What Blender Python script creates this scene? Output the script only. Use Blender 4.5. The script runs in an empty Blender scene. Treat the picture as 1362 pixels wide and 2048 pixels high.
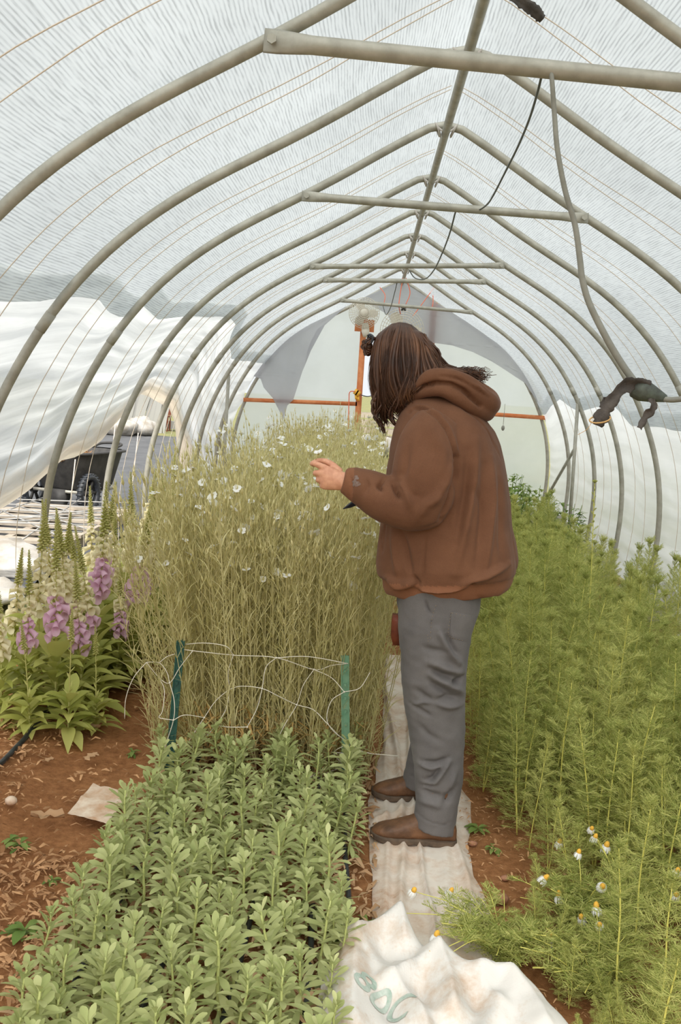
import bpy, math, random
import numpy as np
from mathutils import Vector, Matrix, noise
R = math.radians
SC = bpy.context.scene
COL = SC.collection
rng = random.Random(7)

# ------------------------------------------------------------------ camera
cam_d = bpy.data.cameras.new('camera'); cam = bpy.data.objects.new('camera', cam_d); COL.objects.link(cam)
SC.camera = cam
F = 2000.0; TH = R(7.055); PS = R(1.307); RO = R(3.737); HC = 1.5
fw = np.array([-math.sin(PS)*math.cos(TH), math.cos(PS)*math.cos(TH), -math.sin(TH)])
rt = np.array([math.cos(PS), math.sin(PS), 0.0]); up0 = np.cross(rt, fw)
rt2 = rt*math.cos(RO)+up0*math.sin(RO); up2 = -rt*math.sin(RO)+up0*math.cos(RO)
cam.matrix_world = Matrix(((rt2[0], up2[0], -fw[0], 0), (rt2[1], up2[1], -fw[1], 0), (rt2[2], up2[2], -fw[2], HC), (0, 0, 0, 1)))
cam_d.sensor_fit = 'VERTICAL'; cam_d.sensor_height = 36.0; cam_d.lens = F*36.0/2048.0
cam_d.clip_start = 0.05; cam_d.clip_end = 400
CP = np.array([0, 0, HC])

def ray(px, py): return fw+rt2*(px-681)/F-up2*(py-1024)/F
def gy(px, py, y):
    d = ray(px, py); return CP+d*(y/d[1])
def gz(px, py, z=0.0):
    d = ray(px, py); return CP+d*((z-HC)/d[2])

# ------------------------------------------------------------------ mesh builder
class MB:
    def __init__(s): s.v = []; s.f = []; s.m = []
    def add(s, vs, fs, m=0):
        b = len(s.v); s.v.extend([tuple(map(float, p)) for p in vs])
        s.f.extend([tuple(i+b for i in f) for f in fs]); s.m.extend([m]*len(fs))
    def tube(s, pts, r, n=6, m=0, cap=True, flat=1.0, hint=None):
        P = np.array(pts, float); k = len(P)
        rr = np.broadcast_to(np.array(r, float), (k,)) if np.ndim(r) < 2 else None
        T = np.gradient(P, axis=0) if k > 2 else np.repeat((P[1:]-P[:1]), 2, 0)
        T /= np.linalg.norm(T, axis=1)[:, None]+1e-12
        h = np.array(hint if hint is not None else ((0, 0, 1) if abs(T[0][2]) < .9 else (1, 0, 0)), float)
        u = h-T[0]*(h@T[0]); u /= np.linalg.norm(u)+1e-12
        vs = []; a = np.arange(n)*2*math.pi/n
        for i in range(k):
            u = u-T[i]*(u@T[i]); u /= np.linalg.norm(u)+1e-12
            w = np.cross(T[i], u)
            vs.extend(P[i]+rr[i]*(np.cos(a)[:, None]*u+flat*np.sin(a)[:, None]*w))
        fs = [(i*n+j, i*n+(j+1) % n, (i+1)*n+(j+1) % n, (i+1)*n+j) for i in range(k-1) for j in range(n)]
        if cap and n > 2: fs += [tuple(range(n-1, -1, -1)), tuple((k-1)*n+j for j in range(n))]
        s.add(vs, fs, m)
    def rings(s, R_, m=0, cap=True, closed=False):
        k = len(R_); n = len(R_[0]); vs = [p for r in R_ for p in r]; fs = []
        for i in range(k if closed else k-1):
            i2 = (i+1) % k
            fs += [(i*n+j, i*n+(j+1) % n, i2*n+(j+1) % n, i2*n+j) for j in range(n)]
        if cap and not closed: fs += [tuple(range(n-1, -1, -1)), tuple((k-1)*n+j for j in range(n))]
        s.add(vs, fs, m)
    def grid(s, G, m=0):
        k = len(G); n = len(G[0])
        s.add([p for r in G for p in r], [(i*n+j, i*n+j+1, (i+1)*n+j+1, (i+1)*n+j) for i in range(k-1) for j in range(n-1)], m)
    def box(s, c, d, rot=None, m=0):
        c = np.array(c, float); d = np.array(d, float)/2
        vs = np.array([(x, y, z) for x in (-1, 1) for y in (-1, 1) for z in (-1, 1)])*d
        if rot is not None: vs = vs@np.array(rot).T
        s.add(vs+c, [(0, 1, 3, 2), (4, 6, 7, 5), (0, 4, 5, 1), (2, 3, 7, 6), (0, 2, 6, 4), (1, 5, 7, 3)], m)
    def bar(s, a, b, w, h, m=0, upv=(0, 0, 1)):
        a = np.array(a, float); b = np.array(b, float); t = b-a; L = np.linalg.norm(t); t /= L
        u = np.array(upv, float); x = np.cross(t, u); x /= np.linalg.norm(x); u = np.cross(x, t)
        s.box((a+b)/2, (w, L, h), np.stack([x, t, u], 1), m)
    def ball(s, c, r, n=10, k=7, m=0, rot=None):
        r = np.broadcast_to(np.array(r, float), (3,)); R_ = []
        for i in range(k+1):
            t = math.pi*(i+.02)/(k+.04)
            ring = np.array([(math.sin(t)*math.cos(2*math.pi*j/n), math.sin(t)*math.sin(2*math.pi*j/n), math.cos(t)) for j in range(n)])*r
            if rot is not None: ring = ring@np.array(rot).T
            R_.append(ring+np.array(c))
        s.rings(R_, m)
    def blade(s, pts, w, side, m=0, cup=0.0):
        """A leaf: a midrib with a width at each point, three vertices across."""
        P = np.array(pts, float); k = len(P); sd = np.array(side, float)
        T = np.gradient(P, axis=0); G = []
        for i in range(k):
            t = T[i]/(np.linalg.norm(T[i])+1e-12); x = sd-t*(sd@t); x /= np.linalg.norm(x)+1e-12
            nn = np.cross(t, x)
            G.append([P[i]-x*w[i]+nn*cup*w[i], P[i], P[i]+x*w[i]+nn*cup*w[i]])
        s.grid(G, m)
    def strip(s, pts, w, side, m=0):
        P = np.array(pts, float); sd = np.array(side, float)*1.0
        s.grid([[p-sd*wi, p+sd*wi] for p, wi in zip(P, w)], m)
    def mesh(s, name, mats, smooth=True):
        me = bpy.data.meshes.new(name); me.from_pydata(s.v, [], s.f)
        for mt in (mats if isinstance(mats, (list, tuple)) else [mats]): me.materials.append(mt)
        if s.m: me.polygons.foreach_set('material_index', s.m)
        me.polygons.foreach_set('use_smooth', [smooth]*len(s.f))
        me.update(); return me
    def build(s, name, mats, parent=None, smooth=True, origin=None):
        if origin is not None:
            o_ = np.array(origin, float); s.v = [tuple(np.array(p)-o_) for p in s.v]
        o = link(name, s.mesh(name, mats, smooth), parent)
        if origin is not None: o.location = origin
        return o

def link(name, data, parent=None, loc=None):
    o = bpy.data.objects.new(name, data); COL.objects.link(o)
    if parent is not None: o.parent = parent
    if loc is not None: o.location = loc
    return o
def tag(o, label=None, cat=None, group=None, kind=None):
    if label: o['label'] = label
    if cat: o['category'] = cat
    if group: o['group'] = group
    if kind: o['kind'] = kind
    return o
def empty(name, loc, label, cat, group=None, rz=0.0):
    o = link(name, None); o.location = loc; o.rotation_euler = (0, 0, rz); o.empty_display_size = .05
    return tag(o, label, cat, group)
def catmull(pts, n=8):
    P = np.array(pts, float); P = np.vstack([2*P[0]-P[1], P, 2*P[-1]-P[-2]]); out = []
    for i in range(1, len(P)-2):
        for t in np.arange(n)/n:
            a, b, c, d = P[i-1:i+3]
            out.append(.5*((2*b)+(-a+c)*t+(2*a-5*b+4*c-d)*t*t+(-a+3*b-3*c+d)*t**3))
    out.append(P[-2]); return np.array(out)
def nz(x, y=0.0, z=0.0): return noise.noise(Vector((x, y, z)))
def fbm(x, y=0.0, z=0.0, o=3):
    a = 0; s_ = 1.0
    for i in range(o): a += s_*noise.noise(Vector((x, y, z))); x *= 2.03; y *= 2.03; z *= 2.03; s_ *= .5
    return a

# ------------------------------------------------------------------ materials
def lin(c): return tuple(((v/255)/12.92 if v/255 <= .04045 else ((v/255+.055)/1.055)**2.4) for v in c)
class NT:
    def __init__(s, name):
        s.m = bpy.data.materials.new(name); s.m.use_nodes = True; s.t = s.m.node_tree; s.t.nodes.clear()
        s.out = s.n('ShaderNodeOutputMaterial')
    def n(s, typ, **kw):
        nd = s.t.nodes.new(typ)
        for k, v in kw.items():
            if k in ('inp',):
                for kk, vv in v.items():
                    if isinstance(vv, tuple) and len(vv) == 2 and hasattr(vv[0], 'outputs'): s.t.links.new(vv[0].outputs[vv[1]], nd.inputs[kk])
                    else: nd.inputs[kk].default_value = vv
            else: setattr(nd, k, v)
        return nd
    def l(s, a, ao, b, bi): s.t.links.new(a.outputs[ao], b.inputs[bi])
    def noise(s, scale, detail=4, rough=.55, coord=None, dim='3D'):
        nd = s.n('ShaderNodeTexNoise', inp={'Scale': scale, 'Detail': detail, 'Roughness': rough})
        if coord is not None: s.l(coord[0], coord[1], nd, 'Vector')
        return nd
    def ramp(s, src, out, stops):
        r = s.n('ShaderNodeValToRGB'); e = r.color_ramp.elements
        while len(e) < len(stops): e.new(.5)
        for el, (p, c) in zip(e, stops): el.position = p; el.color = (*c, 1) if len(c) == 3 else c
        s.l(src, out, r, 'Fac'); return r
    def coords(s, scale=(1, 1, 1), kind='Object'):
        tc = s.n('ShaderNodeTexCoord'); mp = s.n('ShaderNodeMapping'); mp.inputs['Scale'].default_value = scale
        s.l(tc, kind, mp, 'Vector'); return (mp, 'Vector')
def col4(c): return (*lin(c), 1.0)

def plain(name, c, rough=.6, c2=None, scale=8.0, bump=0.0, metal=0.0, bscale=None, spec=.4, detail=5):
    t = NT(name); b = t.n('ShaderNodeBsdfPrincipled'); b.inputs['Roughness'].default_value = rough
    b.inputs['Metallic'].default_value = metal; b.inputs['Specular IOR Level'].default_value = spec
    co = t.coords()
    if c2 is not None:
        nd = t.noise(scale, detail, .6, co); r = t.ramp(nd, 'Fac', [(.35, lin(c)), (.65, lin(c2))]); t.l(r, 'Color', b, 'Base Color')
    else: b.inputs['Base Color'].default_value = col4(c)
    if bump:
        nb = t.noise(bscale or scale*4, 4, .6, co); bp = t.n('ShaderNodeBump', inp={'Strength': bump, 'Distance': .01})
        t.l(nb, 'Fac', bp, 'Height'); t.l(bp, 'Normal', b, 'Normal')
    t.l(b, 'BSDF', t.out, 'Surface'); return t.m

def leafmat(name, c1, c2, trans=.35, rough=.55, objvar=.25):
    """A leaf: colour varies from plant to plant and from leaf to leaf; some light passes through it."""
    t = NT(name); oi = t.n('ShaderNodeObjectInfo'); ge = t.n('ShaderNodeNewGeometry')
    mx = t.n('ShaderNodeMath', operation='MULTIPLY_ADD', inp={0: (oi, 'Random'), 1: objvar}); 
    m2 = t.n('ShaderNodeMath', operation='MULTIPLY', inp={0: (ge, 'Random Per Island'), 1: 1-objvar}); t.l(m2, 0, mx, 2)
    r = t.ramp(mx, 0, [(.05, lin(c1)), (.95, lin(c2))])
    b = t.n('ShaderNodeBsdfPrincipled', inp={'Roughness': rough, 'Specular IOR Level': .25}); t.l(r, 'Color', b, 'Base Color')
    tr = t.n('ShaderNodeBsdfTranslucent'); t.l(r, 'Color', tr, 'Color')
    ms = t.n('ShaderNodeMixShader', inp={0: trans}); t.l(b, 'BSDF', ms, 1); t.l(tr, 'BSDF', ms, 2)
    t.l(ms, 'Shader', t.out, 'Surface'); return t.m

M = {}
WORLD=1.0; SUN=6.2; EXPO=0.2
# ------------------------------------------------------------------ world and lights: white overcast daylight
w = bpy.data.worlds.new('overcast_sky'); SC.world = w; w.use_nodes = True
wt = w.node_tree; wt.nodes.clear()
wo = wt.nodes.new('ShaderNodeOutputWorld'); bg = wt.nodes.new('ShaderNodeBackground')
tc = wt.nodes.new('ShaderNodeTexCoord'); sx = wt.nodes.new('ShaderNodeSeparateXYZ'); rp = wt.nodes.new('ShaderNodeValToRGB')
wt.links.new(tc.outputs['Generated'], sx.inputs[0]); wt.links.new(sx.outputs['Z'], rp.inputs['Fac'])
e = rp.color_ramp.elements; e[0].position = 0.0; e[0].color = (.80, .83, .86, 1); e[1].position = .6; e[1].color = (1.0, 1.0, .99, 1)
wt.links.new(rp.outputs['Color'], bg.inputs['Color']); bg.inputs['Strength'].default_value = WORLD
wt.links.new(bg.outputs[0], wo.inputs['Surface'])
sun_d = bpy.data.lights.new('veiled_sun', 'SUN'); sun_d.energy = SUN; sun_d.angle = R(75); sun_d.color = (1, .97, .92)
sun = link('veiled_sun', sun_d); sun.rotation_euler = (R(40), R(-6), 0)
SC.view_settings.view_transform = 'Standard'; SC.view_settings.look = 'None'; SC.view_settings.gamma = 1.0
SC.view_settings.use_curve_mapping = False; SC.view_settings.exposure = EXPO
SC.cycles.max_bounces = 8; SC.cycles.diffuse_bounces = 4; SC.cycles.glossy_bounces = 2; SC.cycles.transmission_bounces = 6
SC.cycles.transparent_max_bounces = 8; SC.cycles.use_denoising = True; SC.cycles.caustics_reflective = False; SC.cycles.caustics_refractive = False
SC.cycles.sample_clamp_indirect = 6.0

# ------------------------------------------------------------------ tunnel profile
XR = .286
PRW = np.array([(0, 2.884), (.05, 2.872), (.279, 2.743), (.524, 2.589), (.755, 2.456), (.983, 2.331), (1.205, 2.188), (1.413, 2.015), (1.595, 1.808), (1.747, 1.571), (1.873, 1.312), (1.966, 1.030), (2.013, .730), (2.016, .418), (1.984, .095), (1.972, -.02)])
PRD = catmull(PRW, 10)
for _ in range(2):     # even out the bends below the ridge
    s_ = np.concatenate([[0], np.cumsum(np.hypot(*np.diff(PRD, axis=0).T))]); g = np.linspace(0, s_[-1], 240); Q = np.stack([np.interp(g, s_, PRD[:, 0]), np.interp(g, s_, PRD[:, 1])], 1); K = 14; W_ = np.exp(-np.linspace(-2, 2, 2*K+1)**2); W_ /= W_.sum()
    ext = np.vstack([2*Q[:1]-Q[K:0:-1], Q, 2*Q[-1:]-Q[-2:-K-2:-1]]); S_ = np.stack([np.convolve(ext[:, i], W_, 'valid') for i in (0, 1)], 1); b_ = np.clip((g-.12)/.25, 0, 1)[:, None]; PRD = Q*(1-b_)+S_*b_
PRS = np.concatenate([[0], np.cumsum(np.hypot(*np.diff(PRD, axis=0).T))]); SMAX = PRS[-1]
def prof(s, off=0.0):
    """Point of the half profile at arc length s from the ridge, off metres outward."""
    s = min(max(s, 0), SMAX); a = np.array([np.interp(s, PRS, PRD[:, 0]), np.interp(s, PRS, PRD[:, 1])])
    e_ = .02; p = np.array([np.interp(s-e_, PRS, PRD[:, 0]), np.interp(s-e_, PRS, PRD[:, 1])]); q = np.array([np.interp(s+e_, PRS, PRD[:, 0]), np.interp(s+e_, PRS, PRD[:, 1])])
    t = (q-p)/(np.linalg.norm(q-p)+1e-9)
    return a+off*np.array([-t[1], t[0]])
def s_at_z(z): return float(np.interp(-z, -PRD[:, 1], PRS))
def ppt(s, y, side, off=0.0):
    a = prof(s, off); return np.array([XR+side*a[0], y, a[1]])
HY = [-.55, .65, 1.86, 3.06, 4.16, 5.28, 6.53, 7.73, 8.90, 10.0, 11.3]
YW = 12.7

# materials of the shell
def filmmat(name, c, trans, clear, gloss, cloth=False, dirt=False, fold_shade=0):
    t = NT(name); tr = t.n('ShaderNodeBsdfTranslucent'); df = t.n('ShaderNodeBsdfDiffuse'); tp = t.n('ShaderNodeBsdfTransparent')
    uv = t.n('ShaderNodeUVMap'); uv.uv_map = 'uv'
    n1 = t.noise(1.3, 5, .6, t.coords((1, .6, 1)))
    r = t.ramp(n1, 'Fac', [(.3, lin(tuple(v-14 for v in c))), (.7, lin(c))])
    col = (r, 'Color')
    if cloth:
        sep = t.n('ShaderNodeSeparateXYZ'); t.l(uv, 'UV', sep, 0)
        # knitted rows run along the tunnel, finer stitches across
        nw = t.noise(3.0, 3, .5, (uv, 'UV'))
        ad = t.n('ShaderNodeMath', operation='MULTIPLY_ADD', inp={0: (nw, 'Fac'), 1: .02}); t.l(sep, 'X', ad, 2)
        sn = t.n('ShaderNodeMath', operation='MULTIPLY', inp={0: (ad, 0), 1: 2*math.pi/.0125}); s1 = t.n('ShaderNodeMath', operation='SINE', inp={0: (sn, 0)})
        mp = t.n('ShaderNodeMapping'); mp.inputs['Scale'].default_value = (95, 5, 1); t.l(uv, 'UV', mp, 'Vector')
        n2 = t.noise(1.0, 3, .7, (mp, 'Vector'))
        mm = t.n('ShaderNodeMath', operation='MULTIPLY_ADD', inp={0: (s1, 0), 1: .17, 2: (n2, 'Fac')})
        rr = t.ramp(mm, 0, [(.26, (.68, .68, .68)), (.44, (.90, .90, .90)), (.62, (1, 1, 1))])
        mu = t.n('ShaderNodeMixRGB', blend_type='MULTIPLY', inp={0: 1.0, 1: col, 2: (rr, 'Color')}); col = (mu, 0)
    if fold_shade:  # shading of the film folds painted into its colour as stretched darker streaks
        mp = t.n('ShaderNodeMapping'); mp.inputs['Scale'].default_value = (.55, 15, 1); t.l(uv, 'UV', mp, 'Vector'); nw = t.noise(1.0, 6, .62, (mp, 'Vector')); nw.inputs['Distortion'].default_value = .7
        rr = t.ramp(nw, 'Fac', [(.30, (1-.30*fold_shade, 1-.29*fold_shade, 1-.28*fold_shade)), (.48, (1-.12*fold_shade,)*3), (.60, (1, 1, 1))]); mu = t.n('ShaderNodeMixRGB', blend_type='MULTIPLY', inp={0: 1.0, 1: col, 2: (rr, 'Color')}); col = (mu, 0)
    if dirt:
        sep = t.n('ShaderNodeSeparateXYZ'); t.l(uv, 'UV', sep, 0)
        nd = t.noise(5, 4, .7, t.coords((1, .5, 1)))
        ad = t.n('ShaderNodeMath', operation='MULTIPLY_ADD', inp={0: (nd, 'Fac'), 1: .16}); t.l(sep, 'Y', ad, 2)
        rr = t.ramp(ad, 0, [(.90, (1, 1, 1)), (1.06, (.98, .84, .68))])
        mu = t.n('ShaderNodeMixRGB', blend_type='MULTIPLY', inp={0: 1.0, 1: col, 2: (rr, 'Color')}); col = (mu, 0)
    t.l(col[0], col[1], tr, 'Color'); t.l(col[0], col[1], df, 'Color')
    if cloth: t.l(mu, 0, tp, 'Color')
    m1 = t.n('ShaderNodeMixShader', inp={0: trans}); t.l(df, 0, m1, 1); t.l(tr, 0, m1, 2)
    m2 = t.n('ShaderNodeMixShader', inp={0: clear}); t.l(m1, 0, m2, 1); t.l(tp, 0, m2, 2)
    gl = t.n('ShaderNodeBsdfGlossy', inp={'Roughness': .35}); lw = t.n('ShaderNodeLayerWeight', inp={'Blend': .35})
    gm = t.n('ShaderNodeMath', operation='MULTIPLY', inp={0: (lw, 'Fresnel'), 1: gloss})
    m3 = t.n('ShaderNodeMixShader'); t.l(gm, 0, m3, 0); t.l(m2, 0, m3, 1); t.l(gl, 0, m3, 2)
    t.l(m3, 0, t.out, 'Surface'); return t.m
M['cloth'] = filmmat('knitted_shade_cloth', (210, 216, 218), .60, .42, .05, cloth=True)
M['film'] = filmmat('white_greenhouse_film', (243, 247, 249), .56, .06, .3, dirt=True, fold_shade=1)
M['film_right'] = filmmat('white_side_film', (236, 240, 246), .80, .06, .2, fold_shade=.35)
M['film_end'] = filmmat('end_wall_film', (244, 251, 255), .92, .13, .10)
M['drape'] = filmmat('grey_shade_drape', (200, 200, 206), .66, .05, .02)
M['galv'] = plain('galvanised_pipe', (156, 152, 140), .5, (180, 176, 164), 14, .05, .2)
M['rope'] = plain('pale_cord', (222, 208, 192), .8)
M['wrap'] = plain('white_strap', (196, 190, 182), .8, (170, 160, 150), 30)

def uvgrid(mb, name, mats, G, UV, parent=None):
    """A grid surface with metre UVs."""
    mb.grid(G); me = mb.mesh(name, mats); k = len(G); n = len(G[0])
    ul = me.uv_layers.new(name='uv'); vi = np.zeros(len(me.loops), int); me.loops.foreach_get('vertex_index', vi)
    U = np.array([u for r in UV for u in r], float)[vi]; ul.data.foreach_set('uv', U.ravel())
    return link(name, me, parent)

# lower edge of the shade cloth and of the rolled film along the tunnel (height of each edge at y)
CL = np.array([(-3.2, 1.72), (3.0, 1.72), (3.69, 1.73), (4.07, 1.755), (4.44, 1.812), (4.69, 1.831), (5.02, 1.79), (5.31, 1.78), (5.54, 1.862), (5.98, 1.83), (6.4, 1.86), (7.1, 1.93), (8.1, 1.985), (8.6, 1.96), (9.09, 1.817), (9.9, 1.703), (10.4, 1.71), (12.7, 1.74)])
CR = np.array([(-3.2, 1.36), (7.0, 1.352), (7.4, 1.36), (8.28, 1.343), (8.67, 1.479), (9.38, 1.475), (10.29, 1.411), (10.7, 1.468), (11.14, 1.525), (11.76, 1.452), (12.36, 1.34), (12.7, 1.33)])
ED = np.array([(-3.2, .25), (2.0, .42), (4.0, .64), (4.73, .751), (5.11, .819), (5.42, .917), (5.62, .97), (5.91, .98), (6.36, 1.056), (6.7, 1.17), (6.88, 1.30), (7.0, 1.35), (7.3, 1.33), (7.62, 1.297), (8.26, 1.229), (8.75, 1.099), (9.3, .844), (9.85, .637), (10.4, .35), (11.0, .05), (12.7, .0)])
YS = np.concatenate([np.arange(-.62, 12.7, .07), [12.7]])
def roof():
    G = []; UV = []
    for y in YS:
        sl = s_at_z(np.interp(y, CL[:, 0], CL[:, 1])); sr = s_at_z(np.interp(y, CR[:, 0], CR[:, 1])); row = []; ur = []
        hd = min(abs(y-h) for h in HY)
        for j in range(-30, 31):
            s = abs(j)/30*(sl if j < 0 else sr); sd = -1 if j < 0 else 1
            off = .020-.018*min(1, hd/.55)**2*min(1, s*3)+.006*nz(s*3, y*2, sd)
            row.append(ppt(s, y, sd, off)); ur.append((sd*s, y))
        G.append(row); UV.append(ur)
    o = uvgrid(MB(), 'ceiling', M['cloth'], G, UV)
    tag(o, 'white knitted shade cloth roof stretched over the arched tunnel hoops', kind='structure')
roof()
def side(name, sd, edge_top, edge_bot, wr, label, mt):
    G = []; UV = []; n = 64
    for y in YS:
        s0 = s_at_z(edge_top(y))-.14; s1 = s_at_z(edge_bot(y)) ; row = []; ur = []
        hd = min(abs(y-h) for h in HY); tie = 1-min(1, hd/.5)
        for j in range(n+1):
            q = j/n; s = s0+(s1-s0)*q
            fold = wr*(q**.8)*(fbm(q*7+.25*nz(y*.9), y*.55, sd*3, 3)+.55*abs(nz(q*15+.3*nz(y*1.2, 5), y*.45, 9)))
            off = .032+fold*.9-.012*(1-tie)+(.05*max(0, q-.93)*10*(1 if wr > .03 else 0))
            row.append(ppt(s, y, sd, off)); ur.append((y, q))
        G.append(row); UV.append(ur)
    o = uvgrid(MB(), name, M[mt], G, UV); tag(o, label, kind='structure')
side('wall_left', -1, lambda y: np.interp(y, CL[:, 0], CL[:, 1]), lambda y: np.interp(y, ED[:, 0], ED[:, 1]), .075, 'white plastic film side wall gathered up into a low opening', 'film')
side('wall_right', 1, lambda y: np.interp(y, CR[:, 0], CR[:, 1]), lambda y: .02, .022, 'white plastic film side wall reaching the ground', 'film_right')

# end wall with a doorway between the two posts
def end_wall():
    def half(z): return float(np.interp(-z, -PRD[:, 1], PRD[:, 0]))
    zs = sorted(set(list(np.linspace(0, 2.86, 44))+[2.12])); mb = MB(); DX0, DX1, DZ = -.13, .68, 2.12
    for a, b in zip(zs[:-1], zs[1:]):
        segs = [(-9, DX0), (DX1, 9)] if b <= DZ+1e-6 else [(-9, 9)]
        for x0, x1 in segs:
            rows = []
            for z in (a, b):
                h = half(z); l_, r_ = max(x0, XR-h), min(x1, XR+h)
                rows.append([(l_+(r_-l_)*k/24, YW+.02*fbm((l_+(r_-l_)*k/24)*1.6, z*1.2, 4), z) for k in range(25)])
            mb.grid(rows)
    o = mb.build('wall_back', M['film_end']); tag(o, 'white plastic end wall film with a central doorway', kind='structure')
end_wall()

# ------------------------------------------------------------------ hoops, ridge, ties
HOOPLAB = ['pipe hoop nearest the open front of the tunnel', 'pipe hoop second from the open front of the tunnel', 'pipe hoop just in front of the nearest cross tie',
 'large grey pipe hoop holding the nearest cross tie bar', 'grey pipe hoop just behind the man, first apex below the nearest tie bar',
 'grey pipe hoop holding the second cross tie bar with the grey hose crossing it', 'grey pipe hoop behind the second tie bar, beside the gathered film peak',
 'grey pipe hoop holding the third cross tie bar', 'grey pipe hoop holding the fourth cross tie bar', 'thin grey pipe hoop between the fourth and fifth tie bars', 'grey pipe hoop holding the fifth, farthest tie bar']
def hoop_pts(y, off=-.018):
    pts = []
    for sd in (-1, 1):
        L = [ppt(s, y, sd, off) for s in np.linspace(SMAX, .10, 44)]
        pts += L if sd < 0 else L[::-1]
    mid = len(pts)//2
    pts[mid:mid] = [np.array([XR, y, 2.853])]
    return pts
def hoop(y, label, r=.0215, straps=True):
    o = empty('tunnel_hoop', (XR, y, 0), label, 'hoop', 'greenhouse hoops')
    mb = MB(); P = hoop_pts(y); mb.tube(P, r, 10)
    for sd in (-1, 1):     # swaged sleeve joints
        i = [k for k, p in enumerate(P) if (p[0]-XR)*sd > 0]
        a = 20 if sd < 0 else len(P)-21
        mb.tube([P[a], P[a+1]], r*1.10, 10)
    ob = mb.build('pipe', M['galv'], o, origin=None); ob.location = (-XR, -y, 0)
    if straps:
        sb = MB()
        for sd in (-1, 1):
            c = np.array([XR+sd*.04, y, 2.832]); tw = []
            for a in np.linspace(0, 2*math.pi, 14): tw.append(c+np.array([sd*(.012*math.sin(a)), .028*math.cos(a), .027*math.sin(a)-.004]))
            sb.tube(tw, .006, 5, flat=1.8, cap=False)
        sb.tube([(XR-.04, y-.03, 2.83), (XR, y-.045, 2.80), (XR+.04, y-.03, 2.83)], .006, 5)
        st = sb.build('tie_strap', M['wrap'], o); st.location = (-XR, -y, 0); st['label'] = 'pale cloth strap'
    return o
for y, l in zip(HY, HOOPLAB): hoop(y, l)
hoop(YW-.03, 'pipe hoop framing the end wall', straps=False)
mb = MB(); mb.tube([(XR, y, 2.822+.006*math.sin(y)) for y in np.linspace(-.62, YW, 40)], .021, 10)
tag(mb.build('ridge_pole', M['galv']), 'long grey ridge pole running under the apexes of all hoops', 'pole')

TIES = [((540, 82), (1376, 167), 3.06, .027, 'nearest thick grey cross tie bar, carrying the hose', .0), ((632, 394), (1192, 438), 5.28, .021, 'second grey cross tie bar with black cable looped over it', 0),
        ((640, 533), (1022, 531), 7.73, .019, 'third grey cross tie bar, level with the far braces', 0), ((650, 560), (985, 564), 8.9, .019, 'fourth grey cross tie bar, just below the third', 0), ((688, 601), (947, 625), 11.3, .019, 'farthest thin cross tie bar hung with orange strings', 0)]
for a, b, y, r, lab, _ in TIES:
    A = gy(*a, y-.035); B = gy(*b, y-.035)
    def on_prof(p, sd):    # slide the end along the bar to the hoop
        w = float(np.interp(-p[2], -PRD[:, 1], PRD[:, 0]))-.03; return XR+sd*w
    d = (B-A)
    xa = on_prof(A, -1); A = A+d*((xa-A[0])/d[0]); xb = on_prof(B, 1); B = A+d*((xb-A[0])/d[0])
    o = empty('cross_tie', tuple((A+B)/2), lab, 'tie bar', 'cross tie bars'); c = np.array(o.location)
    mb = MB(); t = (B-A)/np.linalg.norm(B-A)
    P = [A+t*.02, A+t*.06, A+t*.10, A+t*.16]+[A+(B-A)*q for q in np.linspace(.12, .88, 8)]+[B-t*.16, B-t*.10, B-t*.06, B-t*.02]
    mb.tube(P, r, 10)
    n = 10; V = np.array(mb.v)
    for i in range(len(P)):   # flattened pipe ends
        dd = min(np.linalg.norm(P[i]-A), np.linalg.norm(P[i]-B)); fl = 1 if dd > .15 else max(.22, (dd-.05)/.1)
        seg = V[i*n:(i+1)*n]-P[i]; seg[:, 1] *= fl; seg[:, 2] *= 1+.35*(1-fl); V[i*n:(i+1)*n] = seg+P[i]
    mb.v = [tuple(v) for v in V]
    mb.build('bar', M['galv'], o).location = tuple(-c)
    for e_, s_ in ((A, 1), (B, -1)):
        bb = MB(); q = e_+t*s_*.045
        bb.tube([q+np.array([0, -.02, 0]), q+np.array([0, .05, 0])], .0075, 6); bb.tube([q+np.array([0, -.027, 0]), q+np.array([0, -.015, 0])], .015, 6)
        bb.build('bolt', M['galv'], o, smooth=False).location = tuple(-c)

# cords laid over the roof in pairs between the hoops
pairs = [(.1, 1), (1.25, 2), (2.46, 3), (3.6, 4), (4.75, 5), (5.95, 6), (7.15, 7), (8.35, 8), (9.5, 9), (10.7, 10)]
CORDAT = ['above the open front', 'between the two frontmost hoops', 'before the nearest tie bar', 'just behind the nearest tie bar', 'just in front of the second tie bar', 'just behind the second tie bar', 'just in front of the third tie bar', 'between the third and fourth tie bars', 'just behind the fourth tie bar', 'just in front of the farthest tie bar']
for y0, k in pairs:
    for q in (-1, 1):
        mb = MB()
        for sd in (-1, 1):
            P = [ppt(s, y0+q*(.03+.16*(s/SMAX))+.012*nz(s*4, y0*3, q), sd, -.002) for s in np.linspace(0.02, SMAX*.95, 40)]
            mb.tube(P, .0021, 4)
        o = mb.build('roof_cord', M['rope'])
        tag(o, ('nearer' if q < 0 else 'farther')+' of two pale roof cords '+CORDAT[k-1], 'cord', 'cords over the roof')
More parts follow.
